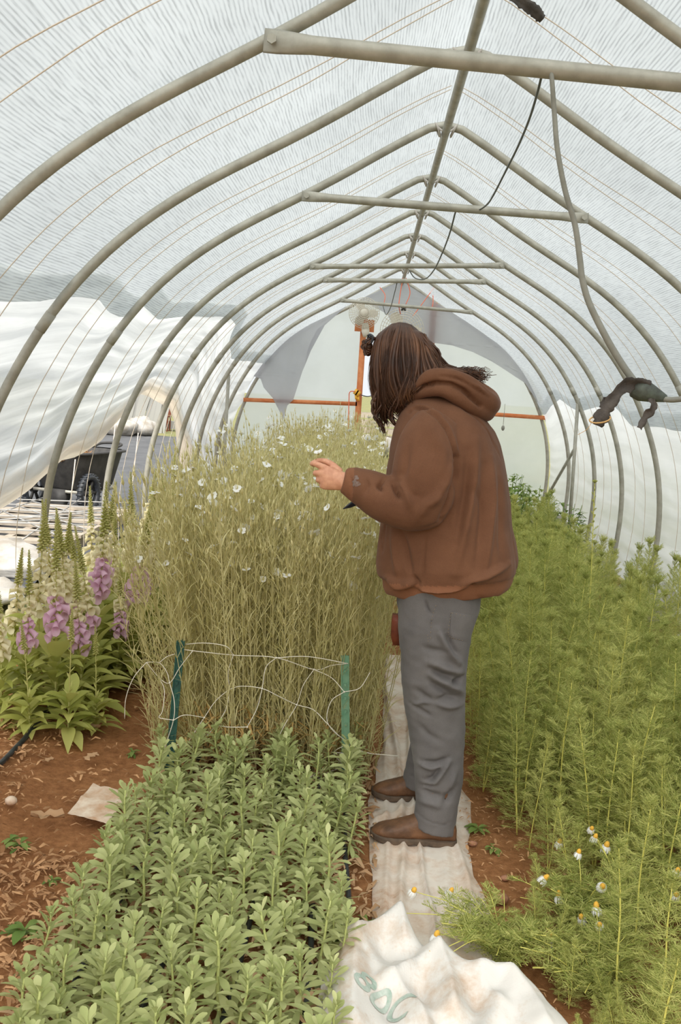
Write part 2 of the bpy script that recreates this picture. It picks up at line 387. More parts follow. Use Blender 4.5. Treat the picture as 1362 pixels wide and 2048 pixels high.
# braces at the far corners
for nm, A, B, sd, lab in (('corner_brace', (-1.47, 10.3, 1.56), (-1.44, 10.0, .0), -1, 'grey pipe brace standing beside the left side opening'), ('corner_brace', (2.04, 10.0, 1.55), (2.08, 10.0, .0), 1, 'grey upright pipe brace by the right side wall')):
    mb = MB(); mb.tube([A, B], .018, 8); tag(mb.build(nm, M['galv']), lab, 'brace')
mb = MB(); mb.tube([(2.05, 10.0, 1.05), (1.95, 11.6, .05)], .016, 8); tag(mb.build('corner_brace', M['galv']), 'short diagonal pipe brace running to the foot of the right end wall corner', 'brace')
mb = MB(); mb.tube([(-1.50, 10.05, .9), (-1.40, 11.3, .05)], .016, 8); tag(mb.build('corner_brace', M['galv']), 'diagonal pipe brace near the left end wall corner behind the flower bed', 'brace')

# end wall timber
M['wood'] = plain('orange_timber', (196, 110, 62), .7, (214, 140, 92), 9, .1)
def timber(a, b, w_, lab):
    mb = MB(); mb.bar(a, b, w_, .04, upv=(0, 1, 0)); tag(mb.build('timber_rail' if abs(a[2]-b[2]) < .3 else 'timber_post', M['wood']), lab, 'rail' if abs(a[2]-b[2]) < .3 else 'post')
timber((-1.60, YW-.06, 1.275), (-.17, YW-.06, 1.315), .05, 'orange timber rail across the end wall left of the doorway')
timber((.70, YW-.06, 1.30), (2.22, YW-.06, 1.295), .05, 'orange timber rail across the end wall right of the doorway')
timber((-.15, YW-.06, 0), (-.15, YW-.06, 2.50), .075, 'orange timber door post under the white fan')
timber((.70, YW-.06, 0), (.70, YW-.06, 2.62), .085, 'orange timber door post right of the man, tied with red string')
def drape(name, poly, lab, y, folds):
    import bmesh
    pts = [Vector((x, z, 0)) for x, z in poly]
    from mathutils.geometry import tessellate_polygon
    bm = bmesh.new(); vs = [bm.verts.new((x, y, z)) for x, z in poly]
    for f in tessellate_polygon([pts]): bm.faces.new([vs[i] for i in f])
    bmesh.ops.subdivide_edges(bm, edges=bm.edges[:], cuts=9, use_grid_fill=True)
    bmesh.ops.triangulate(bm, faces=bm.faces[:])
    for v in bm.verts: v.co.y += -.03*abs(nz(v.co.x*folds, v.co.z*.7, 3))+.01*nz(v.co.x*8, v.co.z*3)
    me = bpy.data.meshes.new(name); bm.to_mesh(me); bm.free(); me.materials.append(M['drape'])
    for p in me.polygons: p.use_smooth = True
    tag(link(name, me), lab, 'shade cloth')
drape('shade_drape', [(-.379, 2.51), (-.50, 2.43), (-1.0, 2.16), (-1.40, 1.86), (-1.62, 1.62), (-1.395, 1.548), (-1.351, 1.444), (-1.23, 1.32), (-1.145, 1.174), (-1.075, 1.058), (-1.041, 1.237), (-.969, 1.318), (-.877, 1.675), (-.785, 1.937), (-.635, 2.256)], 'grey shade cloth flap hanging to a point left of the doorway', YW-.10, 5)
drape('shade_drape', [(-.85, 1.75), (-.785, 1.937), (-.635, 2.256), (-.42, 2.46), (-.60, 2.30), (-.72, 2.20), (-.80, 2.02), (-.83, 1.9)], 'narrow darker folded strip along the edge of the hanging flap', YW-.15, 5)
drape('shade_drape', [(-.22, 2.60), (.1, 2.77), (XR, 2.85), (.6, 2.68), (1.1, 2.42), (1.6, 2.12), (1.95, 1.80), (2.217, 1.40), (2.1, 1.45), (1.894, 1.71), (1.461, 1.949), (1.222, 2.046), (.966, 2.11), (.753, 2.127), (.318, 2.10), (.135, 2.44)], 'grey shade cloth swagged across the gable right of the doorway', YW-.11, 4)
# ------------------------------------------------------------------ ground
def soilmat():
    t = NT('reddish_soil'); b = t.n('ShaderNodeBsdfPrincipled', inp={'Roughness': .95, 'Specular IOR Level': .1}); co = t.coords()
    n1 = t.noise(1.6, 6, .6, co); n2 = t.noise(38, 6, .7, co); n3 = t.noise(9, 5, .65, co)
    r1 = t.ramp(n1, 'Fac', [(.3, lin((150, 102, 66))), (.7, lin((178, 128, 86)))])
    r2 = t.ramp(n2, 'Fac', [(.30, (.62, .58, .54)), (.60, (1, 1, 1))])
    r3 = t.ramp(n3, 'Fac', [(.35, (.82, .8, .78)), (.65, (1, 1, 1))])
    m1 = t.n('ShaderNodeMixRGB', blend_type='MULTIPLY', inp={0: 1.0, 1: (r1, 'Color'), 2: (r2, 'Color')}); m2 = t.n('ShaderNodeMixRGB', blend_type='MULTIPLY', inp={0: 1.0, 1: (m1, 0), 2: (r3, 'Color')})
    t.l(m2, 0, b, 'Base Color'); bp = t.n('ShaderNodeBump', inp={'Strength': .7, 'Distance': .012}); t.l(n2, 'Fac', bp, 'Height'); t.l(bp, 'Normal', b, 'Normal')
    t.l(b, 0, t.out, 'Surface'); return t.m
M['soil'] = soilmat()
def gh(x, y):     # height of the soil inside the tunnel
    bed = .0
    tr = -.012 if -1.1 < x < -.78 else 0
    return tr+.010*fbm(x*3, y*3, 1)+.006*fbm(x*11, y*11, 2)
xs = np.arange(-1.74, 2.34, .06); ys = np.concatenate([np.arange(-3.0, 1.6, .25), np.arange(1.6, 5.2, .035), np.arange(5.2, 12.75, .12)])
mb = MB(); mb.grid([[(x, y, gh(x, y)-.004) for x in xs] for y in ys]); tag(mb.build('floor', M['soil']), 'bare reddish brown soil floor of the tunnel', kind='structure')

M['lawn'] = plain('mown_lawn', (104, 112, 66), .9, (136, 128, 84), 3, .5)
def lawn_h(x, y):
    k = min(max((y-12.9)/1.8, 0), 1); b = k*k*(3-2*k)*.62*min(max((x+2.2)/1.2, 0), 1)
    return -.03+b
X = np.concatenate([[-120, -60, -30, -18], np.arange(-10, 10.1, .5), [20, 60, 120]]); Y = np.concatenate([[-60, -20, -8, -4], np.arange(0, 30, .5), [40, 80, 140]])
mb = MB(); mb.grid([[(x, y, lawn_h(x, y)) for x in X] for y in Y]); tag(mb.build('ground', M['lawn']), 'grass ground outside the tunnel', kind='structure')
M['fabric'] = plain('grey_ground_fabric', (68, 69, 71), .6, (86, 87, 89), 2.5, .25, spec=.5)
def fab_h(x, y):
    return .012+.035*max(0, 1-abs(fbm(x*.5+.2*y, y*.9, 3))*9)+.015*fbm(x*1.6, y*2.2, 5)+.006*nz(x*5, y*6)
X = np.concatenate([np.arange(-14, -7, .5), np.arange(-7, -2.15, .09)]); Y = np.concatenate([np.arange(0, 6, .3), np.arange(6, 13, .09), np.arange(13, 25.3, .25)])
mb = MB(); mb.grid([[(x, y, fab_h(x, y)) for x in X] for y in Y]); tag(mb.build('ground_fabric', M['fabric']), 'wrinkled dark grey landscape fabric covering the ground outside the left opening', 'landscape fabric')

# ------------------------------------------------------------------ white cloth along the path
def clothmat(name, c, dirt, amt):
    t = NT(name); b = t.n('ShaderNodeBsdfPrincipled', inp={'Roughness': .75, 'Specular IOR Level': .25}); co = t.coords()
    n1 = t.noise(5, 6, .7, co); n2 = t.noise(45, 4, .7, co)
    m = t.n('ShaderNodeMath', operation='MULTIPLY_ADD', inp={0: (n2, 'Fac'), 1: .22}); t.l(n1, 'Fac', m, 2)
    r = t.ramp(m, 0, [(.62-amt, lin(c)), (.70, lin(tuple((a*2+d)/3 for a, d in zip(c, dirt)))), (.84, lin(dirt))]); t.l(r, 'Color', b, 'Base Color')
    bp = t.n('ShaderNodeBump', inp={'Strength': .12, 'Distance': .004}); nb = t.noise(220, 2, .5, co); t.l(nb, 'Fac', bp, 'Height'); t.l(bp, 'Normal', b, 'Normal')
    t.l(b, 0, t.out, 'Surface'); return t.m
M['path'] = clothmat('dirty_white_fabric', (216, 206, 194), (168, 122, 88), .10)
M['tarp'] = clothmat('white_woven_tarp', (214, 209, 202), (186, 156, 130), .02)
PL = np.array([(2.2, .12), (2.67, .106), (3.0, .104), (3.3, .092), (3.54, .094), (3.8, .12), (4.19, .155), (4.7, .16), (5.6, .17)])
PR_ = np.array([(2.2, .47), (2.72, .462), (3.0, .425), (3.2, .425), (3.42, .462), (3.6, .475), (3.75, .44), (4.1, .40), (4.5, .40), (5.6, .40)])
def path_h(x, y, q):
    r = .010+.006*fbm(x*5, y*3, 7)
    for c, a, w_, sl in ((.15, .012, .010, .01), (.195, .020, .012, .02), (.268, .022, .007, -.015), (.33, .010, .02, .03), (.40, .014, .010, -.02)):
        d = (x-c-sl*math.sin(y*2.2)-.008*nz(y*4, c*9))/w_; r += a*math.exp(-d*d)
    d = ((y-3.42)-.9*(x-.2))/.02; r += .012*math.exp(-d*d)*(1 if x < .3 else .3)
    e_ = min(q, 1-q); return r*min(1, e_*14+.15)
G = []
for y in np.arange(2.15, 5.6, .018):
    a = np.interp(y, PL[:, 0], PL[:, 1])+.012*nz(y*5, 1); b = np.interp(y, PR_[:, 0], PR_[:, 1])+.014*nz(y*5, 8)
    G.append([(a+(b-a)*k/46, y, gh(a+(b-a)*k/46, y)+path_h(a+(b-a)*k/46, y, k/46)) for k in range(47)])
mb = MB(); mb.grid(G); tag(mb.build('path_fabric', M['path']), 'dirty white fabric runner on the path under the man\'s boots', 'ground cloth')

# crumpled white tarp at the bottom of the picture
TPTS = [(700, 2100, .0), (703, 1960, .03), (712, 1893, .07), (750, 1880, .09)]
def tarp_top(x):   # far edge of the tarp in y as a function of x
    return np.interp(x, [.0, .05, .09, .13, .17, .21, .30, .40, .44, .50, .56, .62], [2.40, 2.55, 2.62, 2.68, 2.66, 2.54, 2.45, 2.37, 2.38, 2.28, 2.14, 1.95])
TRG = [(((712, 1893), (706, 1960), (702, 2060)), .065, .055), (((712, 1893), (750, 1930), (785, 1968)), .035, .035), (((712, 1893), (760, 1868), (800, 1846)), .075, .05), (((800, 1846), (806, 1890)), .07, .05), (((785, 1968), (830, 1945), (875, 1925)), .06, .05), (((875, 1925), (900, 1985), (905, 2040)), .075, .05),
 (((875, 1925), (940, 1965), (1000, 2030)), .05, .06), (((960, 1965), (1020, 1975), (1060, 2020), (1090, 2080)), .085, .09), (((785, 1968), (830, 2020), (860, 2090)), .045, .035), (((1000, 2030), (960, 2090)), .05, .05)]
TRW = [([gz(px, py, .07)[:2] for px, py in pts], a_, w_) for pts, a_, w_ in TRG]
def tarp_h(x, y, q):
    h = .030; acc = 0
    for P, a_, w_ in TRW:
        best = 9
        for (x0, y0), (x1, y1) in zip(P[:-1], P[1:]):
            dx, dy = x1-x0, y1-y0; L2 = dx*dx+dy*dy; t = min(max(((x-x0)*dx+(y-y0)*dy)/L2, 0), 1); best = min(best, math.hypot(x-x0-t*dx, y-y0-t*dy))
        acc += (a_*max(0, 1-best/(w_*1.5)))**3
    return (h+acc**(1/3)+.016*fbm(x*5, y*5, 11)+.006*nz(x*22, y*13, 3))*min(1, q*9+.10)
G = []
for i in range(84):
    q = i/83; row = []
    for k in range(96):
        x = -.01+.66*k/95+.01*nz(q*6, k*.1); yt = tarp_top(x); y = yt-(yt-1.55)*q
        ed = min(q*1.4, (k/95)*1.6+.0, 1); h = tarp_h(x, y, max(ed, 0)); row.append((x-.02*(1-min(1, k/8)), y, gh(x, y)+.02+h))
    G.append(row)
mb = MB(); mb.grid(G); tarp = mb.build('tarp', M['tarp']); tag(tarp, 'crumpled white woven tarp with faded green lettering, at the near end of the path', 'tarp')
# its faded printed lettering, laid onto the folds
from mathutils.bvhtree import BVHTree
bv = BVHTree.FromPolygons([Vector(v) for v in mb.v], mb.f)
fc = bpy.data.curves.new('lettering', 'FONT'); fc.body = '80C'; fc.size = .105; fc.extrude = 0; fc.offset = .0015; fc.resolution_u = 6
fo = bpy.data.objects.new('lettering', fc); COL.objects.link(fo); dg = bpy.context.evaluated_depsgraph_get()
me = bpy.data.meshes.new_from_object(fo.evaluated_get(dg)); COL.objects.unlink(fo); bpy.data.objects.remove(fo)
import bmesh
bm = bmesh.new(); bm.from_mesh(me); bmesh.ops.triangulate(bm, faces=bm.faces[:])
for _ in range(2): bmesh.ops.subdivide_edges(bm, edges=[e for e in bm.edges if e.calc_length() > .012], cuts=1)
bmesh.ops.triangulate(bm, faces=bm.faces[:])
ang = R(-32); ca, sa = math.cos(ang), math.sin(ang)
for v in bm.verts:
    x, y = v.co.x*.85, v.co.y*.95; X_, Y_ = .045+x*ca-y*sa, 2.215+x*sa+y*ca
    hit = bv.ray_cast(Vector((X_, Y_, 1)), Vector((0, 0, -1))); v.co = Vector((X_, Y_, (hit[0].z if hit[0] else .06)+.0022))
me2 = bpy.data.meshes.new('lettering'); bm.to_mesh(me2); bm.free(); me2.materials.append(plain('faded_green_ink', (148, 166, 152), .8, (186, 192, 182), 40))
o = link('lettering', me2, tarp); o['label'] = 'faded green printed letters'

# ------------------------------------------------------------------ litter on the soil
M['chips'] = leafmat('dry_chips', (136, 96, 62), (206, 160, 116), .05, .8)
M['dry'] = leafmat('dry_leaf', (150, 112, 78), (214, 178, 138), .12, .7)
def litter(name, n, area, size, mat, lab, seed, curl=.3):
    r = random.Random(seed); mb = MB()
    for _ in range(n):
        x, y = area(r)
        if x is None: continue
        a = r.uniform(0, 6.28); L = size*r.uniform(.4, 1.5); W = L*r.uniform(.1, .45); t = np.array([math.cos(a), math.sin(a), r.uniform(-.3, .35)]); s_ = np.array([-math.sin(a), math.cos(a), r.uniform(-.5, .5)])
        c = np.array([x, y, gh(x, y)+.008+r.random()*.014])
        mb.blade([c-t*L/2, c+np.array([0, 0, r.uniform(0, curl)*L]), c+t*L/2], [W*.25, W*.5, W*.2], s_)
    o = mb.build(name, mat); tag(o, lab, 'litter', kind='stuff'); return o
def trail(r):
    y = 1.9+5.5*r.random()**2.2; x = r.uniform(-1.64, -.66)
    if 2.95 < y < 4.6 and -1.15 < x < -.72 and r.random() < .86: return None, None
    return x, y
litter('wood_chips', 12000, trail, .028, M['chips'], 'scatter of wood chips and dry bits over the bare soil trail on the left', 3)
litter('leaf_litter', 2600, lambda r: (r.uniform(-.74, .12), r.uniform(1.9, 4.0)), .04, M['dry'], 'dry brown leaf litter covering the soil between the young plants', 4, .5)
litter('soil_crumbs', 1500, lambda r: (r.uniform(.42, .85), r.uniform(2.3, 5)), .018, M['chips'], 'brown crumbs on the soil strip between the runner and the feathery plants', 5)
def dry_leaf(px, py, size, rot, lab, crinkle=.9, mat='dry'):
    size *= .8
    p = gz(px, py, .012); r = random.Random(px); mb = MB(); G = []
    for i in range(9):
        u = i/8*2-1; row = []
        for j in range(7):
            v = j/6*2-1; wv = (1-abs(u)**2.2)**.5*(.48+.22*math.sin(u*9+px)*(1 if v > 0 else -1)*abs(v)); row.append(p+size*np.array([math.cos(rot)*u-math.sin(rot)*v*wv, math.sin(rot)*u+math.cos(rot)*v*wv, crinkle*.3*(abs(v)*.9+.9*nz(u*2.5, v*2.5, px))+.12]))
        G.append(row)
    mb.grid(G); c = p; tag(mb.build('fallen_leaf', M[mat], origin=tuple(c)), lab, 'leaf')
dry_leaf(245, 1358, .075, .3, 'pale dry fallen leaf on the soil by the tall bed corner')
dry_leaf(182, 1648-130, .05, 1.2, 'small pale curled leaf on the trail below the foxgloves')
dry_leaf(95, 1638, .07, .1, 'long dry leaf lying on the trail left of the white paper')
dry_leaf(95, 1524, .035, .8, 'pale leaf scrap on the soil under the foxglove leaves')
dry_leaf(178, 1460, .06, .5, 'dry brown leaf at the foot of the foxgloves')
dry_leaf(668, 1740, .05, .4, 'reddish dry leaf under the nearest grey green plants', mat='dry')
# paper scrap
M['paper'] = plain('stained_paper', (222, 206, 186), .85, (190, 152, 120), 14, .1)
c = gz(200, 1612, .01); mb = MB(); G = []
for i in range(11):
    u = i/10-.5; G.append([(c[0]+.15*(u+.10*(j/10-.5)), c[1]+.26*(j/10-.5)-.05*u, c[2]+.012+.007*fbm(u*5, j*.5, 2)+.006*(1 if abs(j-5) < 1 else 0)) for j in range(11)])
mb.grid(G); tag(mb.build('paper_scrap', M['paper'], origin=tuple(c)), 'torn stained white paper scrap flat on the trail soil', 'paper')
mb = MB(); c = gz(22, 1608, .01); mb.ball(c+np.array([0, 0, .012]), (.022, .02, .016), 8, 5); tag(mb.build('paper_scrap', M['paper'], origin=tuple(c)), 'tiny crumpled white scrap at the left edge of the trail', 'paper')
# stones by the runner
M['stone'] = plain('brown_stone', (172, 124, 96), .9, (140, 98, 74), 20, .3)
for i, (px, py, s_, lab) in enumerate([(1000, 1806, .028, 'reddish brown stone beside the runner near the chamomile'), (945, 1690, .016, 'small clod on the soil right of the near boot'), (1010, 1760, .014, 'little stone behind the reddish stone by the runner')]):
    c = gz(px, py, 0); mb = MB(); mb.ball((0, 0, s_*.5), (s_, s_*.8, s_*.6), 9, 6)
    mb.v = [tuple(np.array(v)*(1+.25*nz(v[0]*60, v[1]*60, v[2]*60+i))) for v in mb.v]
    o = mb.build('stone', M['stone']); o.location = (c[0], c[1], gh(c[0], c[1])); tag(o, lab, 'stone')

# drip irrigation lines
M['black'] = plain('black_plastic', (34, 36, 40), .38, (58, 62, 68), 30, spec=.5)
M['blackmatte'] = plain('dull_black_plastic', (44, 43, 42), .6, (64, 62, 60), 12)
for i, (x, lab) in enumerate([(-.60, 'black drip hose along the left edge of the young plants'), (-.42, 'black drip hose second from the trail among the young plants'), (-.25, 'black drip hose in the middle of the young plant bed'), (-.08, 'black drip hose fourth from the trail, under the loose net end'), (.03, 'black drip hose along the bare soil right of the young plants')]):
    mb = MB(); P = [(x+.02*math.sin(y*2+i)+.012*nz(y*2, i), y, .022+.006*nz(y*3, i, 2)) for y in np.arange(1.8, 7, .1)]
    mb.tube(P, .0085, 8); tag(mb.build('drip_hose', M['black']), lab, 'hose', 'drip hoses in the young plant bed')
mb = MB(); P = [gz(px, py, .02) for px, py in ((-60, 1580), (0, 1528), (28, 1500), (60, 1465), (110, 1400))]; mb.tube(catmull(P, 6), .011, 8); tag(mb.build('drip_hose', M['black']), 'black drip hose on the soil at the foot of the foxgloves', 'hose')

# ------------------------------------------------------------------ green stakes and net
def stake(a, b, y, c, c2, lab):
    top = gy(*a, y); bot = gz(*b); bot = bot-(top-bot)/np.linalg.norm(top-bot)*.05
    mt = plain('green_steel_paint', c, .55, c2, 25, .1)
    o = empty('fence_stake', tuple(gz(*b)), lab, 'stake'); t = (top-bot)/np.linalg.norm(top-bot); L = np.linalg.norm(top-bot); sx = np.array([1, 0, 0])-t*t[0]; sx /= np.linalg.norm(sx); sy = np.cross(t, sx); Rm = np.stack([sx, sy, t], 1)
    off = np.array(o.location); mb = MB(); mid = (top+bot)/2-off
    mb.box(mid, (.030, .005, L), Rm); mb.box(mid+sy*.013, (.005, .026, L), Rm); mb.box(mid-sx*.0135-sy*.004, (.004, .007, L), Rm); mb.box(mid+sx*.0135-sy*.004, (.004, .007, L), Rm)
    mb.build('post', mt, o, smooth=False)
    k = 0
    for h in np.arange(.06, L-.06, .052):
        sb = MB(); sb.box(top-off-t*h-sy*.006, (.009, .009, .012), Rm); sb.build('stud', mt, o, smooth=False); k += 1
stake((362, 1281), (338, 1545), 3.66, (48, 92, 78), (40, 74, 66), 'dark green steel stake holding the net left of the bed front')
stake((690, 1311), (692, 1568), 3.66, (98, 142, 112), (120, 152, 122), 'lighter green steel stake with rust marks, nearest the man')
M['net'] = plain('white_nylon_net', (226, 218, 202), .6)
NL = [[(720, 270), (800, 265), (880, 278), (908, 312)], [(715, 290), (750, 295), (908, 312), (1075, 322), (1222, 368), (1290, 352), (1350, 345)], [(1075, 322), (1200, 318), (1355, 345)],
 [(908, 312), (888, 380), (892, 445), (880, 520), (840, 585), (780, 650), (720, 680)], [(1075, 322), (1035, 360), (1020, 442), (1000, 520), (962, 592)], [(1222, 368), (1180, 430), (1155, 505), (1110, 580), (1085, 630)], [(1222, 368), (1290, 400), (1340, 455)],
 [(892, 445), (940, 433), (1020, 442), (1090, 475), (1155, 505), (1220, 525), (1275, 580), (1330, 635), (1362, 655)], [(892, 445), (840, 490), (795, 555), (740, 640), (720, 685)], [(675, 565), (720, 545), (795, 555)], [(840, 585), (890, 592), (962, 592)],
 [(750, 295), (700, 360), (660, 420), (620, 400), (570, 340)], [(570, 340), (620, 342), (650, 380), (660, 420), (678, 490), (675, 565), (640, 680), (630, 760)], [(620, 400), (640, 450), (632, 530), (620, 555), (675, 565)], [(570, 340), (520, 400), (490, 480), (485, 560)], [(620, 342), (650, 318), (690, 305)],
 [(1340, 455), (1290, 490), (1272, 560), (1300, 610), (1362, 655)], [(1362, 655), (1300, 690), (1330, 740), (1285, 765), (1180, 800), (1110, 780)], [(1180, 800), (1165, 860), (1125, 920), (1095, 950)], [(1370, 680), (1320, 730), (1220, 780), (1180, 800)], [(1340, 455), (1400, 440), (1440, 380)], [(1362, 655), (1420, 690), (1550, 705)], [(1080, 925), (1095, 950), (1140, 990)], [(640, 680), (690, 660), (720, 685)], [(1290, 690), (1345, 700), (1370, 760)], [(1300, 760), (1370, 730), (1400, 660)]]
mb = MB()
for k, L_ in enumerate(NL):
    P = [gy(u/1.946, 1150+v/1.946, 3.635-.03*math.sin(u*.02+v*.013)) for u, v in L_]
    mb.tube(catmull(P, 6) if len(P) > 2 else P, .0016, 4)
for u, v in [(908, 312), (1075, 322), (1222, 368), (892, 445), (1020, 442), (1155, 505), (795, 555), (840, 585), (962, 592), (660, 420), (620, 400), (675, 565), (720, 685), (1180, 800), (1095, 950), (1340, 455)]:
    mb.ball(gy(u/1.946, 1150+v/1.946, 3.633-.03*math.sin(u*.02+v*.013)), .0038, 6, 4)
tag(mb.build('plant_net', M['net']), 'slack white nylon trellis net tied between the two green stakes', 'net')

# ------------------------------------------------------------------ hanging hose, cables, ribbons
M['hosegrey'] = plain('grey_hose', (150, 148, 138), .6, (128, 126, 116), 12)
hp = [(1092, 128), (1098, 124), (1103, 150), (1109, 230), (1115, 300), (1130, 380), (1150, 450), (1160, 520), (1165, 560), (1180, 610), (1215, 680), (1245, 730), (1272, 768)]
yy = np.linspace(3.01, 3.0, len(hp)); yy[0] = 3.10; yy[1] = 3.05
P = catmull([gy(*p, y) for p, y in zip(hp, yy)], 8); mb = MB(); mb.tube(P, np.linspace(.0062, .0115, len(P)), 8)
tag(mb.build('water_hose', M['hosegrey']), 'long grey hose hanging from the nearest tie bar down to the dark fitting', 'hose')
M['rag'] = plain('torn_black_fabric', (66, 60, 56), .85, (96, 88, 82), 18, .4)
M['fit'] = plain('dark_green_fitting', (92, 100, 90), .55, (70, 72, 66), 30, .2)
c = gy(1284, 780, 3.0); o = empty('hose_fitting', tuple(c), 'dark green hose fitting wrapped in torn tape, hanging by the right wall', 'fitting')
mb = MB(); d = gy(1330, 797, 3.0)-c; d /= np.linalg.norm(d); mb.tube([c-d*.035-c, c-d*.025-c, c-c, c+d*.03-c, c+d*.055-c, c+d*.075-c], [.012, .030, .034, .026, .018, .011], 12); mb.build('bulb', M['fit'], o)
mb = MB(); P = catmull([gy(*p, y)-c for p, y in (((1318, 793), 3.0), ((1335, 799), 2.99), ((1362, 798), 2.97), ((1420, 790), 2.95), ((1520, 770), 3.0), ((1640, 720), 3.06))], 6); mb.tube(P, .0085, 8); ob = mb.build('outlet_hose', M['hosegrey'], o)
def rag(pts, y0, w_, lab, seed, parent=None):
    P = catmull([gy(px, py, y0+dy) for px, py, dy in pts], 6); k = len(P); c = P[0].copy(); mb = MB(); G = []
    for i, p in enumerate(P):
        q = i/(k-1); ww = w_*(.8+.5*nz(q*5, seed)+.35*nz(q*19, seed, 3))*(1 if .05 < q < .93 else .75); tw = 1.2*nz(q*2.2, seed, 4)
        T = P[min(i+1, k-1)]-P[max(i-1, 0)]; T /= np.linalg.norm(T); s_ = np.cross(T, (0, 1, 0)); s_ /= np.linalg.norm(s_); n_ = np.cross(T, s_); s_ = s_*math.cos(tw)+n_*math.sin(tw); n2 = np.cross(T, s_)
        G.append([p-c+s_*ww*(j/4-.5)*2+n2*(.35*ww*math.sin(j*1.5+q*5)+.2*ww*nz(q*9, j, seed)) for j in range(5)])
    mb.grid(G); ob = mb.build('torn_ribbon', M['rag']); ob.location = tuple(c); md = ob.modifiers.new('thickness', 'SOLIDIFY'); md.thickness = .0015; tag(ob, lab, 'ribbon'); return ob
rag([(1300, 772, 0), (1270, 766, -.01), (1245, 775, -.02), (1225, 800, -.02), (1208, 825, -.02), (1196, 852, -.02)], 2.98, .024, 'torn dark fabric ribbon arching left from the hose fitting, tied with twine', 2)
rag([(1232, 792, .02), (1215, 803, .02), (1205, 818, .02)], 2.98, .018, 'small crumpled dark scrap caught on the arching ribbon', 6)
rag([(1302, 796, 0), (1306, 815, 0), (1290, 835, .01), (1279, 857, .0)], 2.98, .014, 'torn black strip hanging straight down below the hose fitting', 9)
M['twine'] = plain('straw_twine', (206, 164, 108), .85)
mb = MB(); c0 = gy(1200, 838, 2.955); mb.tube([c0+np.array([.03*math.cos(a), .02*math.sin(a), .012*math.sin(a+.6)]) for a in np.linspace(0, 6.28, 16)], .0025, 5); mb.tube(catmull([c0+np.array([-.02, 0, 0]), c0+np.array([-.035, -.01, -.03]), c0+np.array([-.06, 0, -.05])], 5), .001, 4); tag(mb.build('twine', M['twine']), 'loop of straw coloured twine around the ribbon end', 'twine')
rag([(985, -34, 0), (1015, -14, 0), (1045, 6, 0), (1070, 22, -.01), (1086, 38, 0)], 3.3, .022, 'torn black fabric scrap hanging from the roof at the top of the ridge', 12)
def cable(pts, r, m, name, lab, cat, grp=None):
    P = catmull([gy(px, py, y) for px, py, y in pts], 8); mb = MB(); mb.tube(P, r, 6); tag(mb.build(name, m), lab, cat, grp)
M['cable'] = plain('dark_green_cable', (70, 74, 66), .5)
cable([(1084, 148, 3.06), (1075, 185, 3.2), (1058, 240, 3.5), (1035, 295, 3.9), (1010, 345, 4.3), (988, 388, 4.7), (975, 408, 5.0), (958, 420, 5.24), (938, 422, 5.24), (930, 416, 5.24), (925, 418, 5.30)], .0042, M['cable'], 'power_cable', 'dark cable swagged from the nearest tie bar to the second tie bar', 'cable')
cable([(918, 412, 5.24), (911, 424, 5.3), (900, 465, 5.7), (885, 505, 6.3), (868, 540, 6.9), (850, 558, 7.4), (830, 556, 7.9), (818, 540, 8.0)], .0045, M['cable'], 'power_cable', 'dark cable running from the second tie bar towards the third', 'cable')
cable([(794, 566, 8.9), (788, 590, 9.6), (781, 615, 10.4), (772, 629, 11.0), (766, 612, 11.5)], .0045, M['cable'], 'power_cable', 'thin dark cable dropping behind the fourth tie bar near the fan', 'cable')
M['ostr'] = plain('orange_string', (226, 116, 84), .8)
for i, pts in enumerate([[(806, 556, 11.6), (800, 590, 11.5), (798, 612, 11.3), (801, 628, 11.5)], [(812, 556, 11.6), (820, 585, 11.5), (812, 608, 11.3)], [(760, 575, 12.4), (770, 590, 12), (768, 607, 11.3)], [(866, 590, 12.5), (866, 605, 11.8), (864, 617, 11.28)], [(826, 632, 12), (850, 600, 12.2), (868, 575, 12.4)]]):
    cable(pts, .005, M['ostr'], 'hanging_string', ['orange string holding up the fan behind the man\'s head', 'looped orange string beside the one over the hidden fan', 'orange string tied at the left part of the farthest tie bar', 'orange string knotted at the right door post top', 'faint orange string slanting up over the right door post'][i], 'string', 'orange strings at the gable')

# fans
M['fanw'] = plain('cream_plastic', (226, 220, 206), .5, (206, 198, 182), 6)
def fan(c, r, lab, tilt=0.0):
    o = empty('hanging_fan', c, lab, 'fan'); mb = MB()
    for rr in np.linspace(.12, 1, 9): mb.tube([(r*rr*math.cos(a), -.07*(1-rr**3), r*rr*math.sin(a)) for a in np.linspace(0, 2*math.pi, 33)], .0035, 4, cap=False)
    for k in range(32):
        a = k*math.pi/16; mb.tube([(r*q*math.cos(a), -.07*(1-q**3), r*q*math.sin(a)) for q in (.1, .4, .7, .9, 1)], .0022, 3); mb.tube([(r*q*math.cos(a), .08*(1-q**3), r*q*math.sin(a)) for q in (.2, .6, .9, 1)], .0022, 3)
    mb.build('cage', M['fanw'], o)
    mb = MB()
    for k in range(3):
        a0 = k*2.094; G = []
        for i in range(7):
            q = .2+.7*i/6; wv = .5*math.sin(math.pi*min(1, q+.1))+.2; G.append([(r*q*math.cos(a0+wv*(j/4-.5)*1.6), .03*(j/4-.5), r*q*math.sin(a0+wv*(j/4-.5)*1.6)) for j in range(5)])
        mb.grid(G)
    mb.build('blades', M['fanw'], o)
    mb = MB(); mb.tube([(0, -.072, 0), (0, -.06, 0), (0, .0, 0)], [r*.25, r*.28, r*.3], 14); mb.tube([(0, .02, 0), (0, .10, 0), (0, .16, 0)], [.06, .075, .05], 12); mb.build('motor', M['fanw'], o)
    return o
c = gy(728.5, 626, 12.40); fa = fan(tuple(c), .185, 'round cream fan hanging at the top of the left door post')
